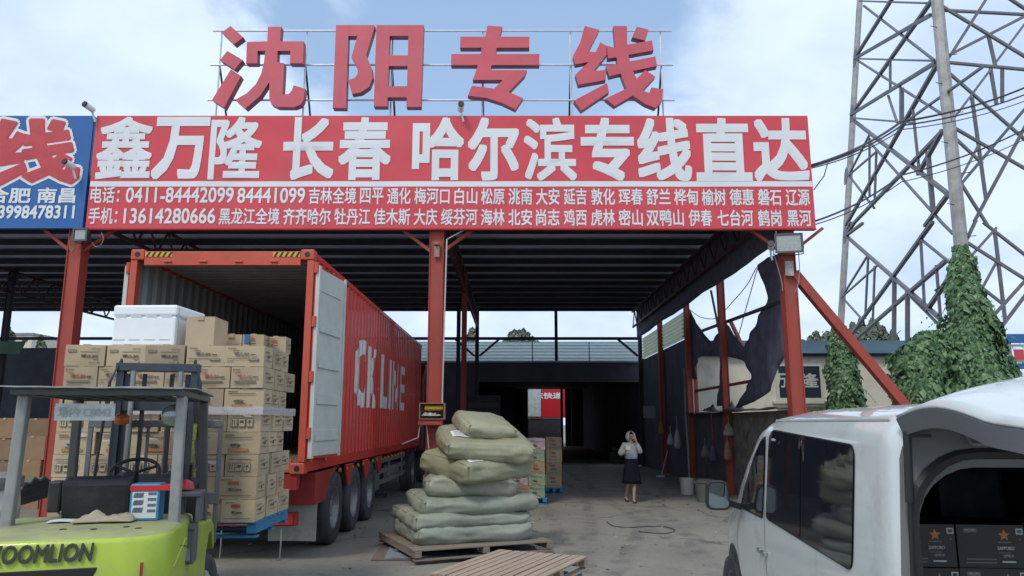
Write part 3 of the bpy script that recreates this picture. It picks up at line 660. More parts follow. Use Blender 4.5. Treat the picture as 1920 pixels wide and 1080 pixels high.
for y in (15.65, 17.5, 19.5): mb.box((-2.83, y, 0.45), (-2.80, y+0.06, 1.08))
mb.build('side_guard', GREY_STEEL, tl)
MB().box((-2.85, 15.1, 0.42), (-2.74, 15.9, 1.0)).build('tool_box', mat('tool_box_grey', (0.20,0.20,0.19), 0.5, 0.3), tl, bevel=0.01)
for x in (-4.5, -3.2):
    MB().box((x-0.07, 18.6, 0.08), (x+0.07, 18.74, 0.95)).build('landing_leg', DARK_STEEL, tl); MB().box((x-0.15,18.5,0.0),(x+0.15,18.85,0.08)).build('landing_foot', DARK_STEEL, tl)
for x in (-3.75, -2.98): MB().tube([(x, CY0+0.34, 0.46), (x+0.01, CY0+0.33, 0.22), (x, CY0+0.34, 0.06)], 0.010, 6).build('chain', GREY_STEEL, tl)
# tractor unit in front of the container, mostly in the dark
tk = thing('truck_tractor', 'dark tractor unit coupled to the front of the trailer inside the shed', 'truck', (-3.85, 21, 0))
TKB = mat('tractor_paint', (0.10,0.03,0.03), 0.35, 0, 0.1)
mb = MB(); prof = [(22.4,0.95),(22.4,3.2),(22.7,3.55),(24.1,3.5),(24.5,2.2),(24.55,0.6),(23.2,0.6),(23.0,0.95)]
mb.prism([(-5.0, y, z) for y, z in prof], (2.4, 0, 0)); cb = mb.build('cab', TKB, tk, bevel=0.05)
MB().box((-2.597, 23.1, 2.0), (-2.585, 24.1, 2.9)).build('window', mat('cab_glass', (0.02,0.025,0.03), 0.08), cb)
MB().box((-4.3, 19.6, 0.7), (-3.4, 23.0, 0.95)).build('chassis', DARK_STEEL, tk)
for y in (20.4, 23.6):
    for x, s in ((-2.78, 1), (-4.92, -1)): wheel(tk, (x, y, 0.52), 0.52, 0.32, s)
# ================================================================== CARTONS
def carton_mesh(wd, dp, ht, kind, seed, base=CARD):
    rnd = random.Random(seed); mb = MB()
    b = 0.004; z0, z1 = 0.0, ht
    j = lambda: rnd.uniform(-0.004, 0.004)
    # slightly bulged faces: each face is a 3x3 grid
    def face(o, u, v, n):
        o, u, v, n = map(Vector, (o, u, v, n)); bul = rnd.uniform(-0.010, 0.009); tw = rnd.uniform(-0.004,0.004)
        mb.grid(lambda a, c: o + u*a + v*c + n*bul*math.sin(math.pi*a)*math.sin(math.pi*c), 4, 3)
    mb.mat(0)
    x0, x1, y0, y1 = -wd/2, wd/2, 0.0, dp
    face((x0,y0,z0),(wd,0,0),(0,0,ht),(0,-1,0)); face((x1,y0,z0),(0,dp,0),(0,0,ht),(1,0,0))
    face((x1,y1,z0),(-wd,0,0),(0,0,ht),(0,1,0)); face((x0,y1,z0),(0,-dp,0),(0,0,ht),(-1,0,0))
    face((x0,y0,z1),(wd,0,0),(0,dp,0),(0,0,1)); face((x0,y1,z0),(wd,0,0),(0,-dp,0),(0,0,-1))
    f = -0.0105
    mb.mat(1).box((-0.03, f, ht-0.035), (0.03, -0.001, ht)) if kind in ('plain',) else None
    mb.mat(1).box((-0.025, 0.0, ht-0.001), (0.025, dp, ht+0.0085))
    def fr(u0, u1, v0, v1, m, y=f):
        mb.mat(m).add([(x0+wd*u0,y,ht*v0),(x0+wd*u1,y,ht*v0),(x0+wd*u1,y,ht*v1),(x0+wd*u0,y,ht*v1)], [(0,1,2,3)])
    def frs(u0, u1, v0, v1, m, xs=x1+0.0105):
        mb.mat(m).add([(xs,dp*u0,ht*v0),(xs,dp*u1,ht*v0),(xs,dp*u1,ht*v1),(xs,dp*u0,ht*v1)], [(0,1,2,3)])
    def word(body, u0, u1, v0, v1, m, off=0.01, sh=0.25):
        mb.mat(m); put_text(mb, body, (x0+wd*u0,f-0.0005,ht*v0), (x0+wd*u1,f-0.0005,ht*v0), (x0+wd*u0,f-0.0005,ht*v1), off, sh)
    if kind == 'A':       # dark printing, upside down block at the top left
        word('맥스20', 0.42, 0.84, 0.40, 0.55, 2); fr(0.08,0.30,0.64,0.78,4); fr(0.10,0.28,0.67,0.69,0,f-0.001); fr(0.10,0.28,0.72,0.74,0,f-0.001)
        fr(0.40,0.88,0.66,0.69,4); fr(0.66,0.88,0.80,0.83,4); fr(0.72,0.86,0.30,0.33,4); fr(0.62,0.80,0.14,0.17,4); fr(0.84,0.89,0.13,0.19,2)
    elif kind == 'B':
        word('맥스20', 0.22, 0.66, 0.46, 0.64, 3); word('new', 0.70, 0.86, 0.47, 0.55, 2, 0.015); fr(0.06,0.10,0.83,0.89,2); fr(0.12,0.30,0.84,0.88,4); fr(0.13,0.30,0.69,0.73,4)
        fr(0.12,0.80,0.24,0.34,4); fr(0.12,0.62,0.12,0.15,4)
    elif kind == 'C':
        word('맥스20', 0.24, 0.62, 0.52, 0.68, 2); word('new', 0.66, 0.80, 0.53, 0.60, 2, 0.015); fr(0.08,0.11,0.84,0.90,2); fr(0.13,0.28,0.85,0.89,4); fr(0.20,0.36,0.73,0.77,4)
        fr(0.06,0.62,0.36,0.39,4); fr(0.62,0.88,0.26,0.37,2); fr(0.64,0.86,0.295,0.335,0,f-0.001); fr(0.06,0.24,0.22,0.25,4)
    elif kind == 'D':
        word('480g', 0.24, 0.52, 0.32, 0.48, 2, 0.03); fr(0.20,0.72,0.12,0.25,5); fr(0.24,0.68,0.165,0.19,0,f-0.001); fr(0.10,0.80,0.74,0.78,4); fr(0.10,0.34,0.84,0.90,4)
    elif kind == 'E':     # handling symbols
        for k in range(3):
            u = 0.10+k*0.24; fr(u,u+0.20,0.22,0.62,2); fr(u+0.012,u+0.188,0.245,0.595,0,f-0.001)
        for k in range(2): fr(0.14+k*0.07,0.165+k*0.07,0.30,0.54,2,f-0.002); mb.mat(2).add([(x0+wd*(0.125+k*0.07),f-0.002,ht*0.48),(x0+wd*(0.18+k*0.07),f-0.002,ht*0.48),(x0+wd*(0.1525+k*0.07),f-0.002,ht*0.58)],[(0,1,2)])
        fr(0.38,0.50,0.40,0.52,2,f-0.002); mb.mat(2).add([(x0+wd*0.60,f-0.002,ht*0.42),(x0+wd*0.75,f-0.002,ht*0.42),(x0+wd*0.675,f-0.002,ht*0.55)],[(0,1,2)]); fr(0.665,0.685,0.28,0.42,2,f-0.002)
        fr(0.10,0.80,0.76,0.80,4)
    elif kind == 'F':
        fr(0.30,0.58,0.66,0.80,3); word('맥스new', 0.32, 0.66, 0.38, 0.52, 2, 0.03); fr(0.10,0.90,0.16,0.19,4); fr(0.12,0.40,0.86,0.90,4)
    if kind in 'ABCDEF':
        frs(0.15,0.55,0.70,0.75,4); frs(0.20,0.80,0.30,0.34,4); frs(0.42,0.56,0.44,0.58,2); frs(0.62,0.78,0.56,0.62,2 if seed % 2 else 4); frs(0.2,0.36,0.5,0.56,3 if seed % 3 == 0 else 4)
    s = mb.build('carton', [base, CARD_TAPE, PRINT_DK, PRINT_RED, PRINT_MID, PRINT_OR])
    me = s.data; bpy.data.objects.remove(s); return me
CM = {}
def carton(x, y, z, rz, wd, dp, ht, kind, label, group=None, base=CARD, name='carton', cat='carton'):
    k = (round(wd,3), round(dp,3), round(ht,3), kind, random.randint(0, 2), base.name)
    if k not in CM: CM[k] = carton_mesh(wd, dp, ht, kind, hash(k[:3]) % 100 + k[4], base)
    o = bpy.data.objects.new(name, CM[k]); COL.objects.link(o); o.location = (x, y, z); o.rotation_euler = (random.uniform(-0.006,0.006), random.uniform(-0.006,0.006), rz)
    WM[o.name] = Matrix.Identity(4)
    return tag(o, label, cat, group)
ORD = ['bottom','second','third','fourth','fifth','sixth','seventh','top']
NTH = ['first','second','third','fourth','fifth','sixth']
GP = 'cartons stacked on the raised blue pallet'
# pallet on the forks
PYAW = R(2); PF = Vector((-3.29, 7.10, 0)); PZ = 0.86
ux = Vector((math.cos(PYAW), math.sin(PYAW), 0)); uy = Vector((-math.sin(PYAW), math.cos(PYAW), 0))
BLUE_P = mat('blue_pallet_plastic', (0.02, 0.17, 0.33), 0.5, 0, 0.12, 4, dirt=(0.12,0.16,0.18), dirt_amt=0.5, dscale=5, dlo=0.55)
WOOD = mat('pallet_wood', (0.20, 0.165, 0.13), 0.8, 0, 0.22, 5, 0.25, 30, stretch=(0.25,4,4), rand=0.08)
WOOD_L = mat('pale_pallet_wood', (0.35, 0.27, 0.20), 0.8, 0, 0.2, 5, 0.25, 30, stretch=(0.25,4,4))
def pallet(name, label, loc, rz, wd, dp, m, boards=7, ht=0.14, group=None, m2=None):
    t = thing(name, label, 'pallet', loc, rz, group); m2 = m2 or m
    bw = wd/boards*0.0 + dp/boards
    for k in range(boards):
        y = -dp/2 + bw*(k+0.5)
        MB().cbox((random.uniform(-0.006,0.006), y+random.uniform(-0.004,0.004), ht-0.011), (wd*random.uniform(0.985,1.0), bw*0.80, 0.021)).build('deck_board', m, t, local=True, bevel=0.003)
    for x in (-wd/2+0.06, 0, wd/2-0.06):
        MB().cbox((x, 0, ht-0.0215-0.04), (0.09, dp*0.985, 0.078)).build('bearer', m2, t, local=True, bevel=0.004)
    for y in (-dp/2+0.05, 0, dp/2-0.05):
        MB().cbox((0, y, 0.011), (wd*0.99, 0.10, 0.020)).build('bottom_board', m, t, local=True, bevel=0.003)
    return t
pc = PF + uy*0.55
pallet('plastic_pallet', 'bright blue pallet raised on the forklift forks under the tall carton stack', (pc.x, pc.y, PZ-0.14), PYAW, 1.92, 1.12, BLUE_P, 8)
RH = 0.2035
kinds_row = {0:'F',1:'F',2:'E',3:'D',4:'E',5:'D',6:'B',7:'A'}
for row in range(8):
    wide = row % 2 == 1 or row == 7
    n = 5 if wide else 6
    wd = 1.88/n - 0.008; dp = 0.29 if wide else 0.375
    z = PZ + row*RH + 0.002
    nd = 4 if wide else 3
    if dp*nd > 1.15: nd = 3
    for c in range(n):
        for dlay in range(nd):
            outer = dlay == 0 or c == n-1 or c == 0 or row == 7
            if row >= 6 and dlay > 0 and c < 2 : pass
            if not outer: continue
            s = -0.94 + (c+0.5)*1.88/n
            if row == 7 and dlay == 2 and c < 4: pass
            jx, jy = random.uniform(-0.012,0.012), random.uniform(-0.014,0.010)
            if row < 5 and dlay == 0 and random.random() < 0.12: jy -= 0.02
            p = PF + ux*(s+jx) + uy*(dlay*(dp+0.006)+jy)
            k = kinds_row[row]
            if row == 7: k = 'A' if c < 3 else 'C'
            if row == 6: k = 'B' if c not in (1, 3) else 'C'
            if row == 5: k = 'F' if c < 4 else 'D'
            if dlay > 0: k = random.choice('BCE')
            lay = ('facing the forklift', 'behind the front layer', 'third layer back', 'rear layer')[dlay]
            rowt = ORD[row] + (' row' if row else ' row')
            carton(p.x, p.y, z, PYAW + random.uniform(-0.035,0.035), wd*random.uniform(0.97,1.0), dp, RH-random.choice((0.004,0.004,0.007)), k, f'tan carton {lay}, {rowt} of the pallet stack, {NTH[c]} from the left', GP)
topz = PZ + 8*RH + 0.004
p = PF + ux*(-0.285) + uy*0.12
fb = MB(); hw, hh, dd = 0.31, 0.40, 0.62
FOAM = mat('white_foam', (0.80,0.83,0.85), 0.55, 0, 0.03, 8, 0.1, 90)
t = thing('foam_box', 'large white foam box with a fitted lid on top of the cartons', 'foam box', (p.x, p.y, topz), PYAW - R(4))
MB().box((-hw,0,0),(hw,dd,0.29)).build('box_body', FOAM, t, local=True, bevel=0.018)
MB().box((-hw-0.006,-0.006,0.293),(hw+0.006,dd+0.006,hh)).build('lid', FOAM, t, local=True, bevel=0.02)
FG = mat('foam_tape', (0.52,0.58,0.58), 0.35, 0, 0.1)
mb = MB()
for k in range(4):
    mb.box((-hw+0.02+k*0.15,-0.0085,0.285),(-hw+0.13+k*0.15,-0.0065,0.297)); mb.box((-hw+0.02+k*0.15,-0.0035,0.055),(-hw+0.13+k*0.15,-0.001,0.066))
mb.box((hw-0.005,0.03,0.0),(hw+0.0085,0.05,hh-0.02)); mb.box((hw+0.0015,0.10,0.28),(hw+0.009,0.5,0.292))
mb.build('tape', FG, t, local=True)
# cartons on top
p = PF + ux*0.265 + uy*0.10; carton(p.x, p.y, topz, PYAW, 0.27, 0.38, 0.285, 'plain', 'tall tan carton beside the white foam box on top of the stack')
p = PF + ux*0.40 + uy*0.60; carton(p.x, p.y, topz, PYAW, 0.215, 0.34, 0.17, 'plain', 'low tan carton behind the top row, left of the blue-taped one')
p = PF + ux*0.625 + uy*0.60; o = carton(p.x, p.y, topz, PYAW+0.03, 0.215, 0.34, 0.17, 'F', 'low tan carton with blue tape behind the top row')
p2 = p + Vector((-0.06, -0.012, topz+0.08)); mb = MB().box((p2.x-0.025, p2.y-0.004, p2.z), (p2.x+0.025, p2.y+0.001, p2.z+0.09)); 
bt = mb.build('tape', mat('blue_tape', (0.02,0.14,0.42), 0.4)); bt.parent = o; bt.matrix_parent_inverse = (Matrix.Translation(o.location) @ o.rotation_euler.to_matrix().to_4x4()).inverted()
p = PF + ux*0.80 + uy*0.80; carton(p.x, p.y, topz, PYAW, 0.22, 0.20, 0.17, 'F', 'pale open carton at the back right corner of the stack top')
# white stretch film band around the stack
FILM = mat('stretch_film', (0.62,0.62,0.64), 0.25, 0, 0.1, 12, 0.5, 18, alpha=0.62)
mb = MB(); zf = PZ + 5*RH - 0.045; loop = []
def ringpt(s):
    s = s % 4
    w2, d2_ = 0.957, 1.15
    if s < 1: return PF + ux*(-w2 + 2*w2*s) + uy*(-0.045)
    if s < 2: return PF + ux*w2 + uy*(-0.045 + (d2_+0.06)*(s-1))
    if s < 3: return PF + ux*(w2 - 2*w2*(s-2)) + uy*(d2_+0.015)
    return PF - ux*w2 + uy*(d2_+0.015 - (d2_+0.06)*(s-3))
mb.grid(lambda u, v: ringpt(u*4) + Vector((0, 0, zf + v*0.075 + 0.012*noise.noise((u*30, 0, 0)))), 80, 2)
frn = random.Random(5)
for q in range(34):  # pale strips modelled as glints on the clear film below the band
    side = frn.random() < 0.35; sv = (1.02 + 0.75*frn.random()) if side else (0.04 + 0.9*frn.random()); zc_ = PZ + RH*(1.0+3.9*frn.random()); ln_w = 0.03+0.07*frn.random(); hh_ = 0.006+0.018*frn.random(); sl_ = frn.uniform(-0.03,0.03); ph_ = frn.random()*9
    mb.grid(lambda u, v: ringpt(sv+ln_w*(u-0.5)) + Vector((0, 0, zc_ + sl_*(u-0.5) + hh_*(v-0.5)*math.sin(math.pi*u) + 0.01*noise.noise((u*4,ph_,v)))), 8, 2)
tag(mb.build('stretch_film', FILM), 'rolled white edge and pale glint strips of stretch film wrapped round the pallet stack', 'plastic film')
# ================================================================== FORKLIFT
FY = R(15); FL = (-2.47, 4.22, 0.0)
fk = thing('forklift', 'yellow green forklift seen from behind, lifting the pallet of cartons', 'forklift', FL, FY)
LIME = mat('lime_paint', (0.36, 0.47, 0.035), 0.4, 0, 0.10, 2, 0.05, 60, dirt=(0.26,0.27,0.14), dirt_amt=0.45, dscale=3, dlo=0.5, coat=0.2)
DUST = mat('dusty_lime_top', (0.30, 0.33, 0.14), 0.75, 0, 0.18, 3, 0.1, 50, dirt=(0.24,0.23,0.17), dirt_amt=0.7, dscale=4, dlo=0.45)
GUARD = mat('guard_grey', (0.27,0.275,0.265), 0.5, 0.2, 0.15, 6, dirt=(0.16,0.14,0.12), dirt_amt=0.5, dscale=5, dlo=0.55)
MAST = mat('mast_blue_grey', (0.055,0.068,0.085), 0.5, 0.4, 0.25, 6)
SEAT = mat('seat_black', (0.026,0.028,0.032), 0.55, 0, 0.2, 5, 0.15, 60, dirt=(0.09,0.085,0.075), dirt_amt=0.3, dscale=6)
# counterweight: loft of rounded horizontal sections
def cw_section(z, wd, y0, y1, rc, n=6):
    pts = []
    for cx, cy, a0 in ((wd-rc, y0+rc, -90), (wd-0.04, y1-0.04, 0), (-wd+0.04, y1-0.04, 90), (-wd+rc, y0+rc, 180)):
        rr = rc if cy < 0.6 and cy == y0+rc else 0.04
        for k in range(n+1):
            a = R(a0 + 90*k/n); pts.append((cx + rr*math.cos(a), cy + rr*math.sin(a), z))
    return pts
secs = [(0.22,0.50,0.12,1.0,0.22),(0.35,0.55,0.04,1.0,0.24),(0.62,0.56,0.0,1.0,0.25),(0.80,0.56,0.0,1.0,0.25),(1.10,0.558,0.004,1.0,0.24),(1.128,0.548,0.022,1.0,0.24),(1.142,0.525,0.06,1.0,0.23),(1.148,0.47,0.14,0.98,0.19)]
mb = MB(); rings = [cw_section(*s) for s in secs]; n = len(rings[0]); vs = sum(rings, []); fs = []
for i in range(len(rings)-1):
    for k in range(n): fs.append((i*n+k, i*n+(k+1) % n, (i+1)*n+(k+1) % n, (i+1)*n+k))
fs.append(tuple(range((len(rings)-1)*n, len(rings)*n))); fs.append(tuple(reversed(range(n))))
mb.add(vs, fs); mb.m = [1 if min(vs[i][2] for i in f) > 1.12 else 0 for f in fs]; cw = mb.build('counterweight', [LIME, DUST], fk, smooth=True, local=True)
for p_ in cw.data.polygons: p_.use_smooth = True
# dark opening under the name
mb = MB(); mb.flat([(-0.40,-0.004,0.70),(0.36,-0.004,0.70),(0.26,-0.004,0.48),(-0.36,-0.004,0.48)], (0,-1,0)); 
MB().prism([(-0.31,-0.006,0.975),(0.22,-0.006,0.98),(0.16,-0.006,0.84),(0.10,-0.006,0.60),(-0.31,-0.006,0.60)], (0,0.05,0)).build('radiator_opening', mat('radiator_black', (0.01,0.01,0.011), 0.7), cw, local=True, bevel=0.01)
mb = MB(); put_text(mb, 'ZOOMLION', (-0.315,-0.0035,1.015), (0.195,-0.0035,1.015), (-0.315,-0.0035,1.112), 0.03, 0.15); mb.build('lettering', mat('dark_grey_decal', (0.045,0.055,0.05), 0.5), cw, local=True)
# hood, body, side fender
MB().prism([(-0.50, y, z) for y, z in ((0.72,0.6),(0.72,1.08),(0.82,1.10),(1.45,1.10),(1.5,0.6))], (1.0,0,0)).build('engine_hood', DUST, fk, local=True, bevel=0.03)
for s in (-1, 1):
    x = 0.42*s
    x = 0.445*s
    MB().prism([(x, y, z) for y, z in ((0.96,0.25),(0.96,1.05),(1.5,1.02),(1.95,0.98),(2.2,0.97),(2.42,0.90),(2.55,0.70),(2.50,0.68),(2.30,0.86),(2.12,0.86),(1.98,0.72),(1.95,0.25))], (0.10*s,0,0)).build('side_panel', LIME, fk, local=True, bevel=0.012)
MB().box((-0.48,1.45,0.28),(0.48,2.05,0.50)).build('foot_plate', BLACK, fk, local=True)
MB().prism([(-0.46, y, z) for y, z in ((2.0,0.5),(1.98,1.25),(2.12,1.32),(2.2,0.5))], (0.92,0,0)).build('dashboard', BLACK, fk, local=True, bevel=0.02)
for x, y, r, wd in ((-0.44,0.62,0.27,0.20),(0.44,0.62,0.27,0.20),(-0.40,2.28,0.35,0.24),(0.40,2.28,0.35,0.24)):
    wheel(fk, WM[fk.name] @ Vector((x, y, r)), r, wd, 1 if x > 0 else -1, 24, WHITE)
# seat
MB().prism([(-0.22, y, z) for y, z in ((0.86,1.10),(0.80,1.38),(0.86,1.42),(0.92,1.40),(1.0,1.24),(1.40,1.22),(1.42,1.10))], (0.40,0,0)).build('seat', SEAT, fk, local=True, bevel=0.035)
for s in (-1, 1): MB().box((0.29*s-0.04, 0.92, 1.18), (0.29*s+0.04, 1.02, 1.38)).build('armrest', SEAT, fk, local=True, bevel=0.015)
# steering
c = Vector((0.02,1.72,1.38)); ax = Vector((0,-0.55,0.83)).normalized(); a_ = Vector((1,0,0)); b_ = ax.cross(a_)
stc = MB().tube([c - ax*0.4, c], 0.03, 8).build('steering_column', BLACK, fk, local=True)
MB().tube([c + (a_*math.cos(t_) + b_*math.sin(t_))*0.175 for t_ in [2*math.pi*k/24 for k in range(25)]], 0.014, 8).build('steering_wheel', BLACK, stc, local=True, smooth=True)
mb = MB()
for k in range(3):
    t_ = 2*math.pi*k/3+0.5; mb.tube([c, c + (a_*math.cos(t_) + b_*math.sin(t_))*0.17], 0.012, 6)
mb.build('steering_spoke', BLACK, stc, local=True)
for k in range(3): MB().tube([(0.28+0.06*k,1.85,1.25),(0.30+0.06*k,1.75,1.44)], [0.008,0.014], 6).build('control_lever', BLACK, fk, local=True)
# overhead guard
for s in (-1, 1):
    MB().bar((0.465*s+0.035,0.58,1.06),(0.455*s+0.03,0.62,1.925),0.062,0.085,(0,1,0)).build('guard_pillar', GUARD, fk, local=True, bevel=0.012)
    MB().bar((0.50*s,2.08,0.85),(0.46*s,1.90,1.925),0.06,0.07,(0,1,0)).build('guard_pillar', mat('guard_dark', (0.09,0.10,0.10), 0.5, 0.2), fk, local=True, bevel=0.008)
mb = MB()
mb.box((-0.47,0.50,1.925),(0.50,0.56,1.965)); mb.box((-0.50,1.90,1.925),(0.50,1.96,1.96))
for s in (-1, 1): mb.box((0.48*s+0.02,0.56,1.925),(0.445*s+0.02,1.90,1.965))
for k in range(7): mb.box((-0.40+k*0.133-0.014,0.56,1.935),(-0.40+k*0.133+0.014,1.90,1.955))
gr = mb.build('guard_roof', mat('guard_dark', (0.09,0.10,0.10), 0.5, 0.2), fk, local=True, bevel=0.006)
mb = MB(); mb.grid(lambda u, v: (-0.50+1.02*u, 0.42+1.62*v, 1.972+0.012*noise.noise((u*5,v*4,1.0))+0.02*math.sin(v*3.1)), 14, 10)
mb.build('roof_sheet', mat('roof_sheet_grey', (0.30,0.34,0.33), 0.3, 0, 0.15, 5), fk, local=True, solid=0.008)
# hanging plate board
t_ = MB().box((-0.24,0.585,1.77),(0.10,0.592,1.875)); pl = t_.build('plate', mat('hung_plate_white', (0.60,0.64,0.63), 0.45, 0, 0.15, 10, dirt=(0.35,0.36,0.34), dirt_amt=0.5, dscale=14), fk, local=True)
mb = MB(); put_text(mb, '场内 C0842', (-0.22,0.5835,1.79), (0.08,0.5835,1.79), (-0.22,0.5835,1.855), 0.012); mb.build('lettering', mat('worn_plate_print', (0.40,0.44,0.43), 0.5), pl, local=True)
for x in (-0.20, 0.06): MB().tube([(x,0.59,1.87),(x,0.59,1.91)], 0.006, 5).build('hanger', BLACK, fk, local=True)
# side mirrors / lamp
MB().at((0.43,0.66,1.80)).lathe([(0.001,0.0),(0.06,0.004),(0.075,0.02),(0.06,0.035)], n=16, axis='Y').build('mirror', mat('forklift_mirror', (0.30,0.32,0.31), 0.2, 0.6), fk, local=True, smooth=True)
MB().at((-0.14,1.9,1.74)).lathe([(0.03,0),(0.055,0.01),(0.055,0.07),(0.03,0.09)], n=14).build('warning_lamp', mat('amber_lens', (0.55,0.12,0.02), 0.2), fk, local=True, smooth=True)
# mast
mb = MB()
for s in (-1, 1):
    x = 0.30*s
    mb.box((x-0.03,2.42,0.12),(x+0.03,2.44,2.20)); mb.box((x-0.03,2.52,0.12),(x+0.03,2.54,2.20)); mb.box((x+0.018*s,2.44,0.12),(x+0.034*s,2.52,2.20))
    x = 0.25*s
    mb.box((x-0.03,2.46,0.12),(x+0.03,2.475,2.18)); mb.box((x-0.012,2.475,0.12),(x+0.012,2.55,2.18))
mb.box((-0.335,2.40,2.20),(0.335,2.55,2.27)); mb.box((-0.33,2.44,1.25),(0.33,2.48,1.33)); mb.box((-0.33,2.44,0.35),(0.33,2.48,0.45)); mb.box((-0.33,2.44,1.86),(0.33,2.47,1.95))
ms = mb.build('mast', MAST, fk, local=True, bevel=0.004)
for s in (-1, 1):
    MB().tube([(0.19*s,2.40,0.2),(0.19*s,2.40,1.35)], 0.04, 10).build('lift_cylinder', MAST, ms, local=True); MB().tube([(0.19*s,2.40,1.35),(0.19*s,2.40,2.2)], 0.022, 10).build('piston', GREY_STEEL, ms, local=True)
    MB().tube([(0.41*s,2.36,0.6),(0.40*s,2.34,1.4),(0.36*s,2.36,2.1),(0.30*s,2.42,2.3),(0.26*s,2.5,2.0)], 0.013, 6).build('hose', BLACK, ms, local=True)
    MB().bar((0.11*s,2.47,0.4),(0.11*s,2.47,2.18),0.035,0.012).build('chain', DARK_STEEL, ms, local=True)
mb = MB()
for z in (0.72, 1.05): mb.box((-0.55,2.57,z),(0.55,2.62,z+0.10))
for s in (-1, 1): mb.box((0.55*s,2.585,0.72),(0.51*s,2.615,1.75))
for k in range(6): mb.box((-0.36+k*0.144-0.012,2.585,1.15),(-0.36+k*0.144+0.012,2.61,1.72))
mb.box((-0.55,2.58,1.72),(0.55,2.62,1.78))
mb.build('carriage', mat('carriage_grey', (0.16,0.165,0.17), 0.5, 0.4, 0.2, 5), fk, local=True, bevel=0.004)
for s in (-1, 1):
    mb = MB(); mb.box((0.30*s-0.055,2.63,0.735),(0.30*s+0.055,2.675,1.2)); mb.prism([(0.30*s-0.055,2.63,0.735),(0.30*s-0.055,2.68,0.735),(0.30*s-0.055,3.70,0.775),(0.30*s-0.055,3.70,0.785),(0.30*s-0.055,2.63,0.785)], (0.11,0,0))
    mb.build('fork', DARK_STEEL, fk, local=True)
# bracket box + tail lamp on the right rear
mb = MB(); mb.box((0.44,0.78,1.06),(0.60,0.96,1.10)); mb.box((0.55,0.80,0.84),(0.60,0.98,1.06)); mb.box((0.45,0.80,1.27),(0.62,1.05,1.30)); mb.box((0.59,0.82,1.10),(0.615,1.03,1.27)); mb.box((0.47,0.98,1.10),(0.50,1.03,1.27)); mb.bar((0.53,0.90,1.06),(0.57,0.76,0.86),0.035)
mb.build('valve_bracket', mat('bracket_grey', (0.11,0.12,0.13), 0.5, 0.3, 0.2), fk, local=True, bevel=0.006)
MB().box((0.39,0.03,0.90),(0.44,0.09,0.99)).build('tail_lamp', mat('lamp_red', (0.3,0.03,0.03), 0.25), cw, local=True)
mb = MB()
for x_, y_ in ((-0.05,0.30),(0.12,0.26),(0.28,0.32),(0.36,0.24)): mb.lathe([(0.001,1.1475),(0.018,1.1478),(0.020,1.1492)], (x_,y_,0.002), 12)
mb.build('lifting_hole', BLACK, cw, local=True)
MB().tube([(0.545,0.30,1.02),(0.556,0.55,1.00),(0.556,0.95,0.93)], 0.006, 5).build('panel_seam', mat('seam_dark', (0.05,0.055,0.03), 0.7), cw, local=True)
MB().tube([(0.40,0.02,0.80),(0.50,0.10,0.86),(0.556,0.30,0.92),(0.557,0.70,1.02)], 0.010, 5).build('crease_trim', LIME, cw, local=True)
mb = MB()
for q in range(3): mb.tube([(0.50,2.30,0.5+0.05*q),(0.46+0.02*q,2.22,0.95),(0.40,2.28,1.35),(0.33+0.02*q,2.40,1.75),(0.30,2.45,2.15)], 0.011, 6)
mb.build('hose', BLACK, ms, local=True)
mb = MB(); mb.bar((0.345,2.36,1.0),(0.345,2.36,1.75),0.03,0.02); mb.build('load_chain', mat('chain_yellow_green', (0.20,0.24,0.05), 0.5, 0.2, 0.7, 60), ms, local=True)
MB().lathe([(0.001,0.0),(0.06,0.01),(0.05,0.05),(0.02,0.07)], (0.50,0.95,1.302), 14).build('warning_cap', mat('red_cap', (0.45,0.02,0.03), 0.4), fk, local=True)
MB().box((-0.44,0.72,1.085),(0.10,0.76,1.125)).build('hood_edge', mat('red_edge', (0.36,0.03,0.03), 0.5), fk, local=True)
# loose things on the forklift
def on_fk(x, y, z): return WM[fk.name] @ Vector((x, y, z))
q = on_fk(0.315, 0.60, 1.15); t = thing('gift_box', 'blue and white printed box tied by red tape to the forklift pillar', 'box', q, FY-R(6))
MB().box((-0.088,0,0),(0.088,0.12,0.225)).build('box_body', [mat('blue_packaging', (0.03,0.22,0.40), 0.4), ], t, local=True, bevel=0.006)
MB().box((-0.074,-0.003,0.015),(0.074,-0.0005,0.175)).build('printed_panel', mat('white_packaging', (0.58,0.62,0.62), 0.4, 0, 0.1), t, local=True)
mb = MB()
for k in range(9): mb.add([(-0.06+0.018*(k % 3)-0.01, -0.0045, 0.05+0.045*(k//3)), (-0.045+0.018*(k % 3), -0.0045, 0.05+0.045*(k//3)), (-0.040+0.018*(k % 3), -0.0045, 0.082+0.045*(k//3)), (-0.062+0.018*(k % 3), -0.0045, 0.078+0.045*(k//3))], [(0,1,2,3)])
for k in range(4): mb.add([(0.02,-0.0045,0.05+0.035*k),(0.07,-0.0045,0.05+0.035*k),(0.07,-0.0045,0.068+0.035*k),(0.02,-0.0045,0.068+0.035*k)], [(0,1,2,3)])
mb.build('printing', mat('grey_print', (0.10,0.13,0.16), 0.5), t, local=True)
MB().box((-0.091,-0.006,0.182),(0.16,0.126,0.215)).build('tape', mat('red_tape', (0.50,0.02,0.025), 0.3, 0, 0.1), t, local=True, bevel=0.002)
def cloth(name, label, cat, c, sx, sy, h, m, seed, rz=0):
    mb = MB().at(c, rz)
    mb.grid(lambda u, v: ((u-0.5)*sx*(1+0.15*noise.noise((v*3,seed,0))), (v-0.5)*sy*(1+0.15*noise.noise((u*3,seed,5))), 0.012 + h*max(0.0, 0.35+noise.noise((u*3.4+seed, v*3.1, 2))+0.4*noise.noise((u*8, v*8, seed)))*math.sin(math.pi*min(1,max(0,u)))**0.5*math.sin(math.pi*v)**0.5), 22, 18)
    return tag(mb.build(name, m, smooth=True, solid=0.006), label, cat)
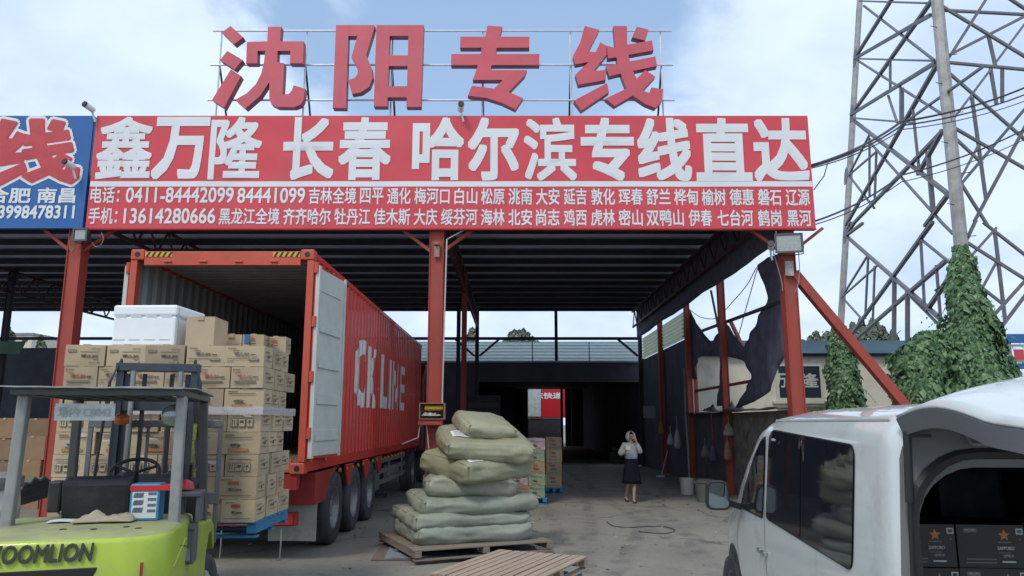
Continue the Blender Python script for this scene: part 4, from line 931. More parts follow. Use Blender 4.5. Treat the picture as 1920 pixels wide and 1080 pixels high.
cloth('rag', 'crumpled beige rag lying on the forklift hood beside the printed box', 'rag', on_fk(0.10,0.62,1.148), 0.34, 0.22, 0.07, mat('rag_beige', (0.34,0.30,0.22), 0.9, 0, 0.15, 8), 3.3, FY)
mb = MB().at(on_fk(-0.12,0.66,1.148), FY+0.1); mb.grid(lambda u, v: ((u-0.5)*0.22, (v-0.5)*0.12, 0.008+0.006*math.sin(u*5)), 6, 3); tag(mb.build('paper_sheet', WHITE, solid=0.004), 'white sheet of paper lying behind the forklift seat', 'paper')
# ================================================================== SACKS AND PALLETS
SACK = []
for i, c in enumerate([(0.255,0.285,0.235),(0.25,0.275,0.215),(0.25,0.28,0.222),(0.26,0.275,0.20),(0.255,0.258,0.158),(0.258,0.258,0.162),(0.28,0.28,0.185)]):
    SACK.append(mat(f'woven_sack_{i}', c, 0.5, 0, 0.10, 2.2, 0.7, 7.0, dirt=(0.17,0.16,0.12), dirt_amt=0.45, dscale=2.5, dlo=0.50))
SEAM = mat('sack_stitching', (0.16,0.16,0.11), 0.7)
def sack(px, py, F, rz, Ln, Dp, H, tilt, seed, m, label, bulge=0.03, paper=None, soft=1.0):
    """a stuffed woven sack: near bottom corner seen at (px, py), forward distance F"""
    corner = P(px, py, F); cz, sz = math.cos(rz), math.sin(rz)
    c = corner + Matrix.Rotation(rz, 3, 'Z') @ Matrix.Rotation(tilt[1], 3, 'Y') @ Matrix.Rotation(tilt[0], 3, 'X') @ Vector((Ln/2, Dp/2, H/2))
    n = 22; vs = []; idx = {}; fs = []; hx, hy, hz = Ln/2, Dp/2, H/2; r = min(0.085*soft, H*0.42)
    T = [math.copysign(abs(math.sin(math.pi/2*(-1+2*i/n)))**0.85, -1+2*i/n) if i not in (0, n) else (-1 if i == 0 else 1) for i in range(n+1)]
    def pt(a, b, k):
        key = (round(a,5), round(b,5), round(k,5))
        if key in idx: return idx[key]
        q = Vector((a*hx, b*hy, k*hz)); inn = Vector((max(-hx+r, min(hx-r, q.x)), max(-hy+r, min(hy-r, q.y)), max(-hz+r, min(hz-r, q.z))))
        d = (q-inn)
        nn = d.normalized() if d.length > 1e-6 else Vector((0,0,1))
        p = inn + nn*r
        e1 = (1-a*a)*(1-b*b)
        p.z += bulge*e1*(1 if k > 0 else -0.5)*abs(k)
        p.x += math.copysign(0.025*(1-b*b)*(1-k*k), a)*abs(a)**6; p.y += math.copysign(0.025*(1-a*a)*(1-k*k), b)*abs(b)**6
        # squeezed corners and lumps
        p.z *= 1 - 0.16*abs(a)**8*abs(b)**8
        w1 = noise.noise((p.x*1.7+seed*5, p.y*1.7, p.z*2+seed)); w2 = noise.noise((p.x*4.2+seed*3, p.y*4.2, p.z*5)); w3 = 1-abs(noise.noise((p.x*3.1+seed, p.y*3.1+seed*2, p.z*7+3)))*2.2; w4 = noise.noise((p.x*9+seed, p.y*9, p.z*16))
        edge = max(abs(a), abs(b))**5
        p += nn*(0.028*w1 + 0.014*w2 + 0.018*max(0, w3)*(0.45+edge) + 0.010*w4*(0.3+edge))
        p.z += 0.020*noise.noise((p.x*1.2+seed, p.y*1.2, seed*2))
        idx[key] = len(vs); vs.append(p); return idx[key]
    for ax in range(3):
        for sgn in (-1, 1):
            for i in range(n):
                for j in range(n):
                    quad = []
                    for a, b in ((i,j),(i+1,j),(i+1,j+1),(i,j+1)):
                        q = [0,0,0]; q[ax] = sgn; q[(ax+1)%3] = T[a]; q[(ax+2)%3] = T[b]; quad.append(pt(*q))
                    fs.append(tuple(quad) if sgn > 0 else tuple(quad[::-1]))
    mb = MB().at(c, rz, tilt[0], tilt[1]); mb.add(vs, fs); o = mb.build('woven_sack', m, smooth=True)
    mb = MB().at(c, rz, tilt[0], tilt[1])
    for b in (-1, 1):
        pts = [vs[pt(-1, b, T[k])] + Vector((-0.003, 0.004*b, 0)) for k in range(2, n-1, 2)]
        mb.tube(pts, 0.007, 5); mb.build('seam', m, o, smooth=True); mb = MB().at(c, rz, tilt[0], tilt[1])
    pts = [vs[pt(-1, T[k], 1)] + Vector((-0.002, 0, 0.003)) for k in range(1, n, 2)]; mb.tube(pts, 0.005, 5); mb.build('seam', m, o, smooth=True)
    for q, (a, b) in enumerate(((-1,-1),(1,-1))):     # tied corner ears
        mb = MB().at(c, rz, tilt[0], tilt[1]); e_ = vs[pt(a, b, 1)]; mb.tube([e_ - Vector((a*0.03, b*0.03, 0.01)), e_ + Vector((a*0.015, b*0.012, 0.012)), e_ + Vector((a*0.035, b*0.03, 0.002))], [0.022,0.013,0.006], 6); mb.build('corner_tie', m, o, smooth=True)
    if paper:
        mb = MB().at(c, rz, tilt[0], tilt[1])
        def fn(u, v):
            x = -hx + paper[0] + u*paper[2]; y = -hy + paper[1] + v*paper[3]; wsum = 0; zsum = 0; top = -9
            for p in vs:
                if p.z > 0:
                    d2_ = (p.x-x)**2 + (p.y-y)**2
                    if d2_ < 0.012: wq = 1/(d2_+1e-4); wsum += wq; zsum += p.z*wq; 
            return (x, y, (zsum/wsum if wsum else hz) + 0.014)
        mb.grid(fn, 6, 4); mb.build('paper_label', WHITE, o, smooth=True)
        mb = MB().at(c, rz, tilt[0], tilt[1])
        for k in range(4):
            x0 = paper[0]+0.02; p0 = [fn((0.1+0.75*t_), 0.18+0.2*k) for t_ in (0, 0.5, 1)]; mb.tube([Vector(q)+Vector((0,0,0.003)) for q in p0], 0.003, 4)
        mb.build('printing', PRINT_MID, o)
    o['label'] = label; o['category'] = 'sack'; o['group'] = 'olive sacks piled on the pallet'
    return o
sack(783, 1025, 10.12, R(21), 1.62, 1.45, 0.25, (0,0), 1.1, SACK[0], 'grey green woven sack at the very bottom of the pile', 0.03)
sack(779, 994, 10.12, R(21), 1.60, 1.58, 0.17, (0,0), 2.7, SACK[1], 'thin green sack lying second from the bottom of the pile', 0.03)
sack(795, 968, 10.22, R(17), 1.62, 1.45, 0.20, (R(1),R(-1)), 3.9, SACK[2], 'wide green sack third from the bottom, sticking out furthest right', 0.05)
sack(800, 935, 10.42, R(7), 1.22, 1.15, 0.28, (R(1),0), 4.2, SACK[3], 'narrow olive sack in the middle of the pile, set back', 0.03)
sack(876, 912, 10.15, R(38), 1.14, 1.22, 0.29, (R(7),R(-3)), 5.6, SACK[4], 'olive sack turned cornerwise to the front with a label by its corner', 0.03, (0.10,0.03,0.26,0.15))
sack(837, 866, 10.30, R(13), 1.22, 1.12, 0.25, (R(13),R(3)), 6.4, SACK[5], 'long olive sack with a white paper label, second from the top', 0.03, (0.10,0.30,0.30,0.30))
sack(874, 825, 10.55, R(20), 0.74, 0.90, 0.24, (R(13),R(5)), 7.8, SACK[6], 'small pale olive sack on top of the pile', 0.05, None, 1.3)
pallet('wooden_pallet', 'weathered wooden pallet under the pile of olive sacks', (-0.70, 11.05, 0.045), R(24), 1.98, 1.85, WOOD, 11, 0.14)
for k, (x, y, z, sx, sy, rz, col, lab) in enumerate(((-0.80,11.0,0.004,2.15,1.62,R(3),(0.15,0.12,0.10),'thin dark sheet lying on the ground under the sack pallet'),(-0.70,11.02,0.022,2.05,1.56,R(5),(0.20,0.23,0.27),'pale blue-grey sheet between the dark sheet and the sack pallet'))):
    t = MB().at((x,y,z), rz).box((-sx/2,-sy/2,0),(sx/2,sy/2,0.016)); tag(t.build('flat_board', mat(f'flat_board_{k}', col, 0.7, 0, 0.2, 5), bevel=0.003), lab, 'board')
zt = 0.31; A_, B_, C_ = G(838,1067,zt), G(962,1024,zt), G(1078,1049,zt)
ang = math.atan2(B_.y-A_.y, B_.x-A_.x); cen = (A_+C_)/2
pallet('wooden_pallet', 'pale slatted wooden pallet lying at the bottom edge in front of the sacks', (cen.x, cen.y, zt-0.14), ang, (B_-A_).length, (C_-B_).length, WOOD_L, 11, 0.14)
pallet('plastic_pallet', 'blue plastic pallet lying on the ground under the pale wooden one', (cen.x+0.06, cen.y-0.02, 0.012), ang, (B_-A_).length*0.82, (C_-B_).length*0.86, BLUE_P, 6, 0.15)
kp = [G(x,y,0.008) for x, y in ((1138,978),(1150,986),(1180,989),(1212,987),(1240,987),(1260,991),(1264,996),(1248,1000),(1218,999),(1196,996))]; cp = []
for q in range(len(kp)-1):
    p0, p1, p2, p3 = kp[max(q-1,0)], kp[q], kp[q+1], kp[min(q+2,len(kp)-1)]
    for k in range(6):
        t_ = k/6; cp.append(0.5*((2*p1)+(p2-p0)*t_+(2*p0-5*p1+4*p2-p3)*t_**2+(3*p1-p0-3*p2+p3)*t_**3))
mb = MB(); mb.tube(cp, 0.007, 5); tag(mb.build('loose_cable', BLACK), 'thin dark cable lying in a loop on the concrete', 'cable')
# shelf box on the middle post
p = P(811, 771, FR-0.30); t = thing('post_shelf', 'open wooden box shelf fixed to the middle red post', 'shelf', p)
mb = MB(); w2, h2, d2_ = 0.24, 0.155, 0.12
mb.box((-w2,-d2_,-h2),(w2,d2_,-h2+0.02)); mb.box((-w2,-d2_,h2-0.02),(w2,d2_,h2)); mb.box((-w2,-d2_,-h2+0.02),(-w2+0.02,d2_,h2-0.02)); mb.box((w2-0.02,-d2_,-h2+0.02),(w2,d2_,h2-0.02)); mb.box((-w2+0.02,d2_-0.012,-h2+0.02),(w2-0.02,d2_,h2-0.02))
mb.build('box_body', mat('shelf_wood', (0.26,0.15,0.10), 0.7, 0, 0.2, 6), t, local=True)
MB().box((-w2-0.02,-d2_+0.02,-h2-0.10),(w2-0.05,d2_,-h2-0.02)).build('bracket', RED_STEEL, t, local=True)
q = p + Vector((0.03,-0.02,0.06)); mb = MB().lathe([(0.02,-0.17),(0.05,-0.17),(0.05,0.17),(0.02,0.17)], q, 16, 'X'); tag(mb.build('tape_roll', mat('yellow_roll', (0.60,0.42,0.02), 0.4, 0, 0.1), smooth=False), 'yellow roll lying in the wooden box on the middle post', 'roll')
q = p + Vector((-0.02,0.0,-0.10)); cloth('plastic_bag', 'crumpled grey plastic in the bottom of the post shelf', 'plastic bag', q, 0.38, 0.18, 0.10, mat('grey_plastic', (0.30,0.31,0.30), 0.35, 0, 0.15), 8.1)
mb = MB(); q = P(797, 790, FR-0.25); mb.tube([q, q+Vector((-0.10,0,-0.10)), q+Vector((-0.12,-0.02,-0.30)), q+Vector((-0.42,0,-0.42))], 0.014, 6); mb.tube([q+Vector((0.02,0,0)), q+Vector((0.05,0,-0.25)), q+Vector((0.08,0,-0.5))], 0.012, 6); tag(mb.build('loose_cable', mat('pale_cable', (0.5,0.48,0.44), 0.5)), 'pale cable hanging below the shelf on the middle post', 'cable')
mb = MB(); x0 = P(836, 430, FR-0.2).x; mb.tube([(x0+0.35,FR-0.15,5.55),(x0+0.02,FR-0.17,5.35),(x0,FR-0.17,3.9),(x0-0.02,FR-0.17,2.1)], 0.016, 6); tag(mb.build('loose_cable', mat('pale_cable', (0.5,0.48,0.44), 0.5)), 'long pale conduit running down the right side of the middle post', 'cable')
p = P(819, 470, FR-0.19); mb = MB(); mb.box((p.x-0.055,p.y,p.z-0.13),(p.x+0.055,p.y+0.04,p.z+0.10)); mb.lathe([(0.06,-0.02),(0.07,0.03)], (p.x,p.y,p.z+0.13), 12); tag(mb.build('siren_box', mat('rusty_box', (0.32,0.20,0.15), 0.6, 0, 0.3, 20), bevel=0.01), 'small rusty siren box near the top of the middle post', 'box')
# ================================================================== BACK OF THE SHED
def translucent(name, col, f):
    t_ = MATS[name].node_tree; out = t_.nodes['Material Output']; b_ = t_.nodes['Principled BSDF']
    tr_ = t_.nodes.new('ShaderNodeBsdfTranslucent'); tr_.inputs[0].default_value = (*col, 1)
    ms_ = t_.nodes.new('ShaderNodeMixShader'); ms_.inputs[0].default_value = f
    t_.links.new(b_.outputs[0], ms_.inputs[1]); t_.links.new(tr_.outputs[0], ms_.inputs[2]); t_.links.new(ms_.outputs[0], out.inputs[0])
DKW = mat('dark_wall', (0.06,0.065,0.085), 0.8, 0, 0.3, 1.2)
bk = thing('rear_building', 'dark warehouse behind the open shed with a ribbed translucent strip along its top', 'building', (1.0, BK+1.0, 0))
YB = BK+1.0
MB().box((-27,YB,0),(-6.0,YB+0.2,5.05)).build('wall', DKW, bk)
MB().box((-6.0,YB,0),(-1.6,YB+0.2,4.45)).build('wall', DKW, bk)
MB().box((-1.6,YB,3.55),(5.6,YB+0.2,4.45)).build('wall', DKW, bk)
mb = MB(); prof = corr(4.47, 5.32, 0.14, 0.05); vs = []; fs = []
for z, h in prof: vs += [(-6.0, YB-0.05-h, z), (5.6, YB-0.05-h, z)]
for i in range(len(prof)-1): fs.append((2*i, 2*i+1, 2*i+3, 2*i+2))
mb.add(vs, fs); mb.build('ribbed_strip', mat('pale_green_sheet', (0.30,0.36,0.34), 0.4, 0, 0.15, 0.6, dirt=(0.12,0.14,0.13), dirt_amt=0.5, dscale=2.5, dlo=0.5, stretch=(0.4,1,3)), bk)
translucent('pale_green_sheet', (0.74,0.84,0.81), 0.7)
for x in (0.9, 3.4): MB().box((x-0.02,YB-0.13,4.45),(x+0.02,YB-0.11,5.3)).build('strip_joint', DARK_STEEL, bk)
MB().box((-6.0,YB-0.16,4.40),(5.6,YB-0.02,4.46)).build('gutter', mat('pale_gutter', (0.32,0.33,0.33), 0.5), bk)
MB().box((-6.0,YB+0.2,4.45),(5.9,60,4.6)).build('roof', DKW, bk)
MB().box((5.6,YB,0),(5.8,60,4.45)).build('wall', DKW, bk); MB().box((-6.2,YB+0.2,0),(-6.0,60,4.45)).build('wall', DKW, bk)
MB().box((-6.0,59.8,0),(1.26,60,4.45)).build('wall', DKW, bk); MB().box((P(1059.5,750,59.8).x,59.8,0),(5.6,60,4.45)).build('wall', DKW, bk)
for x in (3.85, 4.7): MB().box((x-0.1,58.5,0),(x+0.1,58.7,4.4)).build('post', mat('inner_post', (0.11,0.11,0.115), 0.6), bk)
MB().box((-3.5,45,0),(0.2,45.2,3.9)).build('partition', DKW, bk)
# dark cargo inside, just readable
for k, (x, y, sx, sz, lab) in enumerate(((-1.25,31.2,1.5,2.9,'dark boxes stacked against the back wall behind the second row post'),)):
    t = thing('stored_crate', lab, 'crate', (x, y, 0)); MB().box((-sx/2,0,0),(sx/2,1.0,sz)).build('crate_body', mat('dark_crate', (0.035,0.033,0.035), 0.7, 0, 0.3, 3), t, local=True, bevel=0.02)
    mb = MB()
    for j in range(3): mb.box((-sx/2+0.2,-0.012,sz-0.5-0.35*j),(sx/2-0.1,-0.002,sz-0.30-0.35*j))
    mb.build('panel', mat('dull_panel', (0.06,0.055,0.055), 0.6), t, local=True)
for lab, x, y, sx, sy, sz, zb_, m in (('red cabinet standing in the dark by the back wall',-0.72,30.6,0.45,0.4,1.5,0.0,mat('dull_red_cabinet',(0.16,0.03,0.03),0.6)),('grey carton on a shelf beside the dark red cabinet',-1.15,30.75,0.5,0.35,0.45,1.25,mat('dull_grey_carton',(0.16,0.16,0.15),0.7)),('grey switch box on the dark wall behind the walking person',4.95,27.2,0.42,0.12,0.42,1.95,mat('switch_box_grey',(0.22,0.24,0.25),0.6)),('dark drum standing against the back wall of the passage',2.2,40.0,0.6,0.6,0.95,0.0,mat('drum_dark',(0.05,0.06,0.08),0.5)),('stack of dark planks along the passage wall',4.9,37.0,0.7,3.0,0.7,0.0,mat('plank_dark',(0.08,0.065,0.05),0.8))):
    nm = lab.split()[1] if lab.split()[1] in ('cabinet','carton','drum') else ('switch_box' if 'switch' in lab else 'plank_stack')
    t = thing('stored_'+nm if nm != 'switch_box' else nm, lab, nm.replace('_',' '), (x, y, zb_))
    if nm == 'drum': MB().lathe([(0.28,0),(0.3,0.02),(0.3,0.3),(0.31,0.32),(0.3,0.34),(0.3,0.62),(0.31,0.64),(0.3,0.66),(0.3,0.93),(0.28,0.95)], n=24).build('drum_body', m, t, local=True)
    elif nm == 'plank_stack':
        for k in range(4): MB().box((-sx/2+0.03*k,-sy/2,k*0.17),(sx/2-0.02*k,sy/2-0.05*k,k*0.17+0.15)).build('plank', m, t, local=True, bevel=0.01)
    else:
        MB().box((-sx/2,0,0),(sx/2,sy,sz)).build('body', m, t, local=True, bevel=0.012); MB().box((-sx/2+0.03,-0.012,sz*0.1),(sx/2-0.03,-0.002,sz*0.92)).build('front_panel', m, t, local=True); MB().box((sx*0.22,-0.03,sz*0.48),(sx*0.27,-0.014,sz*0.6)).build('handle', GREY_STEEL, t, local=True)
# red lorry beyond the passage
rt = thing('delivery_truck', 'red lorry body with white Chinese lettering seen through the passage', 'truck', (3.0, 62.5, 0))
zt_, zb_ = P(1030,727,62.5).z, P(1030,783,62.5).z
xa, xb = P(985,750,62.5).x, P(1060,750,62.5).x
MB().box((xa,62.5,zb_),(xb,69,zt_+0.5)).build('cargo_body', mat('lorry_red', (0.50,0.015,0.025), 0.4, 0, 0.05, 1), rt, bevel=0.03)
mb = MB(); put_text(mb, '东快递', (P(1002,749,62.49).x,62.47,P(1002,748,62.5).z), (P(1054,749,62.49).x,62.47,P(1002,748,62.5).z), (P(1002,749,62.49).x,62.47,P(1002,736,62.5).z), 0.03); mb.build('lettering', SIGN_WHITE, rt)
MB().box((P(990,750,62.4).x,62.40,P(1000,781,62.4).z),(P(1014,750,62.4).x,62.44,P(1000,727,62.4).z)).build('door', mat('pale_panel', (0.42,0.48,0.48), 0.5, 0, 0.2, 3), rt)
MB().box((xa+0.2,62.6,0.55),(xb-0.2,68,zb_-0.05)).build('chassis', DARK_STEEL, rt)
for x in (xa+0.35, xb-0.35): wheel(rt, (x, 63.6, 0.5), 0.5, 0.3, -1, 20)
# pallets of goods in the yard
def goods(x0, x1, F, dep, z1, rows, cols, mats_, label, lab_c, grp):
    pallet('plastic_pallet', label, ((x0+x1)/2, F+dep/2, 0.0), 0, x1-x0+0.08, dep, BLUE_P, 5, 0.15)
    h = (z1-0.15)/rows; wd = (x1-x0)/cols
    for r in range(rows):
        for c in range(cols):
            m = mats_[(r*2+c+r//2) % len(mats_)]
            for dl in range(2):
                dx_ = random.uniform(-0.015,0.015)
                carton(x0+wd*(c+0.5)+dx_, F+0.02+dl*(dep/2), 0.153+r*h, random.uniform(-0.03,0.03), wd-0.01, dep/2-0.02, h-0.006, 'F' if m in (CARD, CARD_B) else 'D', f"{lab_c[m.name]}, {grp}, {'front' if dl == 0 else 'back'} {'left' if c == 0 and cols > 1 else ('right' if cols > 1 else 'side')}, {['bottom','second','third','fourth','fifth','sixth'][r]} layer", grp, m)
GREEN_C = mat('green_print_carton', (0.20,0.26,0.17), 0.6, 0, 0.25, 9); PINK_C = mat('mauve_print_carton', (0.34,0.27,0.28), 0.6, 0, 0.3, 9); ORG_C = mat('orange_print_carton', (0.34,0.15,0.06), 0.6, 0, 0.25, 9)
LC = {'cardboard':'tan carton','brown_cardboard':'brown carton','green_print_carton':'green printed carton','mauve_print_carton':'mauve printed carton','orange_print_carton':'orange printed carton'}
xA, xB = P(958,930,17.0).x, P(1023,930,17.0).x
goods(xA, xB, 17.0, 1.0, P(1000,822,17.0).z, 5, 2, [ORG_C,GREEN_C,PINK_C,GREEN_C,PINK_C,CARD,CARD_B], 'blue pallet under the mixed cartons behind the sacks', LC, 'mixed stack behind the sacks')
xA, xB = P(1024,900,19.6).x, P(1054,900,19.6).x
goods(xA, xB, 19.6, 0.9, P(1040,820,19.6).z, 4, 1, [CARD], 'blue pallet under the narrow stack of tan cartons', LC, 'narrow stack beside the mixed one')
MB_ = MB().at((0.85,18.4,0)); 
p = P(1010, 812, 21.5); t = thing('grey_trolley', 'grey metal trolley behind the stacks of cartons', 'trolley', (p.x, 21.5, 0)); MB().box((-0.6,0,0.75),(0.6,0.7,0.85)).build('tray', GREY_STEEL, t, local=True); MB().prism([(-0.2,0.1,0.85),(0.35,0.1,0.85),(0.45,0.1,1.25),(-0.3,0.1,1.25)], (0,0.4,0)).build('bin', GREY_STEEL, t, local=True)
for x in (-0.5,0.5): MB().box((x-0.03,0.05,0),(x+0.03,0.65,0.75)).build('leg', DARK_STEEL, t, local=True)
# ================================================================== RIGHT SIDE OF THE SHED
NX = 5.62
NETM = mat('dark_shade_net', (0.11,0.115,0.16), 0.85, 0, 0.3, 4, 0.5, 14)
def drape(poly, amp, seed, x=NX, cuts=0.35):
    for _ in range(2): poly = [q for i in range(len(poly)) for q in ((poly[i][0]*0.87+poly[(i+1)%len(poly)][0]*0.13, poly[i][1]*0.87+poly[(i+1)%len(poly)][1]*0.13), (poly[i][0]*0.13+poly[(i+1)%len(poly)][0]*0.87, poly[i][1]*0.13+poly[(i+1)%len(poly)][1]*0.87))]
    pts = [PX(a, b, x) for a, b in poly]; n = len(pts)
    bm = bmesh.new(); bv = [bm.verts.new(p) for p in pts]; es = [bm.edges.new((bv[i], bv[(i+1) % n])) for i in range(n)]
    bmesh.ops.triangle_fill(bm, edges=es, use_beauty=True)
    for _ in range(3):
        le = [e_ for e_ in bm.edges if e_.calc_length() > cuts]
        if le: bmesh.ops.subdivide_edges(bm, edges=le, cuts=1); bmesh.ops.triangulate(bm, faces=bm.faces[:])
    for v in bm.verts:
        c = v.co; c.x += amp*(noise.noise((c.y*2.6+seed, c.z*0.7, 0))+0.5*noise.noise((c.y*6+seed, c.z*1.5, 4)))
    bm.verts.index_update(); r = ([v.co.copy() for v in bm.verts], [tuple(v.index for v in f.verts) for f in bm.faces]); bm.free(); return r
def netting(label, poly, amp, seed):
    mb = MB(); mb.add(*drape(poly, amp, seed)); tag(mb.build('shade_net', NETM, smooth=True, solid=0.012), label, 'netting', 'dark netting on the open side')
# upper band of netting along the roof edge
mb = MB(); mb.grid(lambda u, v: (5.37+0.03*noise.noise((u*20,v*3,0)), FR+0.15+(BK-FR-0.2)*u, 5.38 - 0.06*(1-v)*abs(math.sin(u*9)) + (6.62-5.38)*v), 60, 5)
tag(mb.build('shade_net', NETM, smooth=True, solid=0.012), 'long dark net band stretched along the right edge of the roof', 'netting', 'dark netting on the open side')
netting('torn dark net sagging in swags between the right hand posts', [(1284,570),(1292,580),(1316,620),(1334,644),(1348,622),(1358,596),(1366,610),(1380,634),(1394,653),(1412,618),(1438,563),(1430,528),(1420,498),(1436,484),(1468,474),(1470,600),(1470,672),(1456,690),(1448,728),(1424,750),(1377,768),(1400,728),(1412,705),(1400,684),(1388,674),(1362,668),(1340,665),(1312,668),(1304,690),(1283,684)], 0.07, 2.2)
netting('narrow strip of torn dark net hanging beside the middle right post', [(1294,684),(1301,684),(1307,712),(1296,710)], 0.03, 6.1)
netting('dark net tail hanging behind the middle right post', [(1352,668),(1362,668),(1358,720),(1360,760),(1342,762),(1350,720)], 0.04, 9.5)
mb = MB(); a, b = PX(1312, 622, NX), PX(1464, 566, NX); mb.bar(a, b, 0.07); mb.bar(PX(1333,545,NX), PX(1352,640,NX), 0.05); tag(mb.build('side_rail', DARK_STEEL), 'dark rail sloping across the open side between right hand posts', 'rail')
# dark panels and pale louvres at the back of the right side
mb = MB(); mb.box((NX-0.02,23.6,4.25),(NX+0.04,BK,4.44)); mb.box((NX-0.02,23.6,0),(NX+0.04,BK,3.4)); mb.box((NX-0.02,23.6,3.4),(NX+0.04,BK,4.25)); tag(mb.build('dark_side_wall', DKW), 'dark sheet wall closing the back half of the right side', 'wall')
mb = MB(); prof = corr(4.46, 5.34, 0.13, 0.04); vs = []; fs = []
for z, h in prof: vs += [(NX-0.03-h, 23.7, z), (NX-0.03-h, 31.8, z)]
for i in range(len(prof)-1): fs.append((2*i, 2*i+1, 2*i+3, 2*i+2))
mb.add(vs, fs); tag(mb.build('louvre_strip', mat('olive_sheet', (0.26,0.29,0.20), 0.5, 0, 0.25, 0.8)), 'ribbed olive translucent strip under the net at the right rear', 'panel')
translucent('olive_sheet', (0.66,0.70,0.50), 0.65)
fn_ = thing('side_fence', 'chest high patched fence of dark and mottled sheets on the right side', 'fence', (NX, 19, 0))
MB().box((NX-0.02,15.2,0.0),(NX+0.03,19.4,2.02)).build('panel', mat('mottled_sheet', (0.20,0.19,0.16), 0.8, 0, 0.35, 2.5, 0.2, 20, dirt=(0.05,0.05,0.045), dirt_amt=0.7, dscale=3, dlo=0.48), fn_)
MB().box((NX-0.03,19.4,0.0),(NX+0.02,23.5,2.05)).build('panel', mat('dark_panel', (0.085,0.095,0.105), 0.75, 0, 0.3, 2.5), fn_)
mb = MB(); mb.grid(lambda u, v: (NX-0.35+0.75*v, 15.0+8.4*u, 2.06+0.05*noise.noise((u*9,v*3,0))+0.03*v), 26, 3); mb.build('capping_sheet', mat('capping_grey', (0.13,0.12,0.115), 0.7, 0, 0.3, 4), fn_, solid=0.02)
mb = MB()
for z in (2.75,): mb.bar((NX+0.1,17.3,z),(NX+0.1,23.5,z),0.07)
mb.bar((NX+0.1,19.4,4.4),(NX+0.1,17.4,2.7),0.08); mb.bar((NX+0.1,23.4,2.0),(NX+0.1,23.4,4.4),0.10)
mb.build('red_frame', RED_STEEL, fn_)
# rubbish on top of the fence
for k, (py_, yy, sx, col) in enumerate(((0,21.2,0.9,(0.06,0.05,0.05)),(0,19.0,0.6,(0.20,0.19,0.18)))):
    cloth('rubbish_heap', ['dark rag heap lying on top of the side fence', 'pale rag heap lying on top of the side fence by the red post'][k], 'rag', (NX-0.05,yy,2.10), 0.35, sx, 0.16, mat(f'heap_{k}', col, 0.9), 4.4+k)
# things hung on and leaning at the fence
p = PX(1283, 690, NX-0.12); q = PX(1292, 915, NX-0.3); mb = MB().tube([(p.x,p.y,p.z),(p.x-0.02,p.y-0.02,2.1),(p.x-0.03,p.y-0.2,1.0),(p.x-0.05,p.y-0.3,0.02)], 0.03, 8); tag(mb.build('drain_pipe', mat('pale_pipe', (0.30,0.31,0.33), 0.5)), 'thin pale pipe running down beside the fence to the bucket', 'pipe')
def hung_bag(px, py, F, wd, ht, m, label, strap=None):
    p = P(px, py, F); t = thing('hanging_bag', label, 'bag', p)
    mb = MB(); prof = [(0.02,ht*0.55),(wd*0.22,ht*0.40),(wd*0.36,ht*0.1),(wd*0.5,-ht*0.25),(wd*0.47,-ht*0.42),(wd*0.25,-ht*0.5),(0.003,-ht*0.5)]
    mb.lathe(prof, (0,0,0), 14); mb.v = [Vector((v.x*(1+0.15*noise.noise((v.z*9,v.x*5,px))), v.y*0.45+0.02*noise.noise((v.x*9,v.z*9,py)), v.z)) for v in mb.v]
    mb.build('bag_body', m, t, local=True, smooth=True)
    MB().tube([(0,0,ht*0.5),(0.01,0.02,ht*0.8),(0,0.02,ht*(1.2 if strap is None else 2.2))], 0.014, 6).build('strap', strap or m, t, local=True)
BAGW = mat('thin_white_bag', (0.36,0.38,0.42), 0.4, 0, 0.15, 9); 
hung_bag(1257, 824, 25.0, 0.26, 0.36, BAGW, 'small white plastic bag hanging on the dark post, left of another')
hung_bag(1270, 823, 24.4, 0.24, 0.60, BAGW, 'long white plastic bag hanging next to the pale pipe')
hung_bag(1239, 802, 26.6, 0.18, 0.45, mat('yellow_cloth', (0.26,0.22,0.06), 0.7), 'yellow cloth bag hanging on the dark rear post')
hung_bag(1337, 850, 19.6, 0.30, 0.46, mat('navy_bag', (0.035,0.04,0.075), 0.6), 'navy bag hanging by red straps on the fence', mat('red_strap', (0.25,0.03,0.04), 0.6))
hung_bag(1322, 846, 19.9, 0.22, 0.28, mat('patterned_cloth', (0.14,0.12,0.12), 0.8, 0, 0.6, 30), 'small patterned cloth bundle hanging beside the navy bag')
hung_bag(1364, 845, 19.1, 0.20, 0.45, mat('pinkish_cloth', (0.30,0.17,0.13), 0.8, 0, 0.4, 14), 'pinkish cloth bundle tied on the red side post')
hung_bag(1366, 806, 19.15, 0.30, 0.30, mat('pale_cloth', (0.32,0.27,0.24), 0.8, 0, 0.3, 14), 'pale pink cloth hung over the red side post')
mb = MB().tube([P(1252,845,24.0), P(1240,892,24.0)], 0.018, 6); a = P(1240,893,24.0); mb.cbox((a.x-0.03,a.y,a.z-0.0), (0.26,0.06,0.06)); tag(mb.build('mop', mat('mop_metal', (0.40,0.40,0.38), 0.5)), 'pale handled mop leaning near the dark rear post', 'mop')
def bucket(px, py, r, h, m, label, name='bucket'):
    c = G(px, py); t = thing(name, label, name, c)
    MB().lathe([(r*0.82,0.004),(r*0.84,0.0),(r*0.96,h*0.86),(r*1.04,h*0.86),(r*1.04,h*0.90),(r*0.99,h*0.91),(r,h),(r*1.04,h*1.0),(r*0.96,h*1.0),(r*0.80,0.03),(0.001,0.03)], (0,0,0), 24, cap=False).build(f'{name}_body', m, t, local=True, smooth=False)
    MB().tube([(r*1.05*math.cos(a_), r*1.05*math.sin(a_)*0.4-0.02, h*0.88+0.02-0.12*max(0,math.sin(a_+math.pi))) for a_ in [math.pi*(1+k/10) for k in range(11)]], 0.006, 5).build('handle', GREY_STEEL, t, local=True)
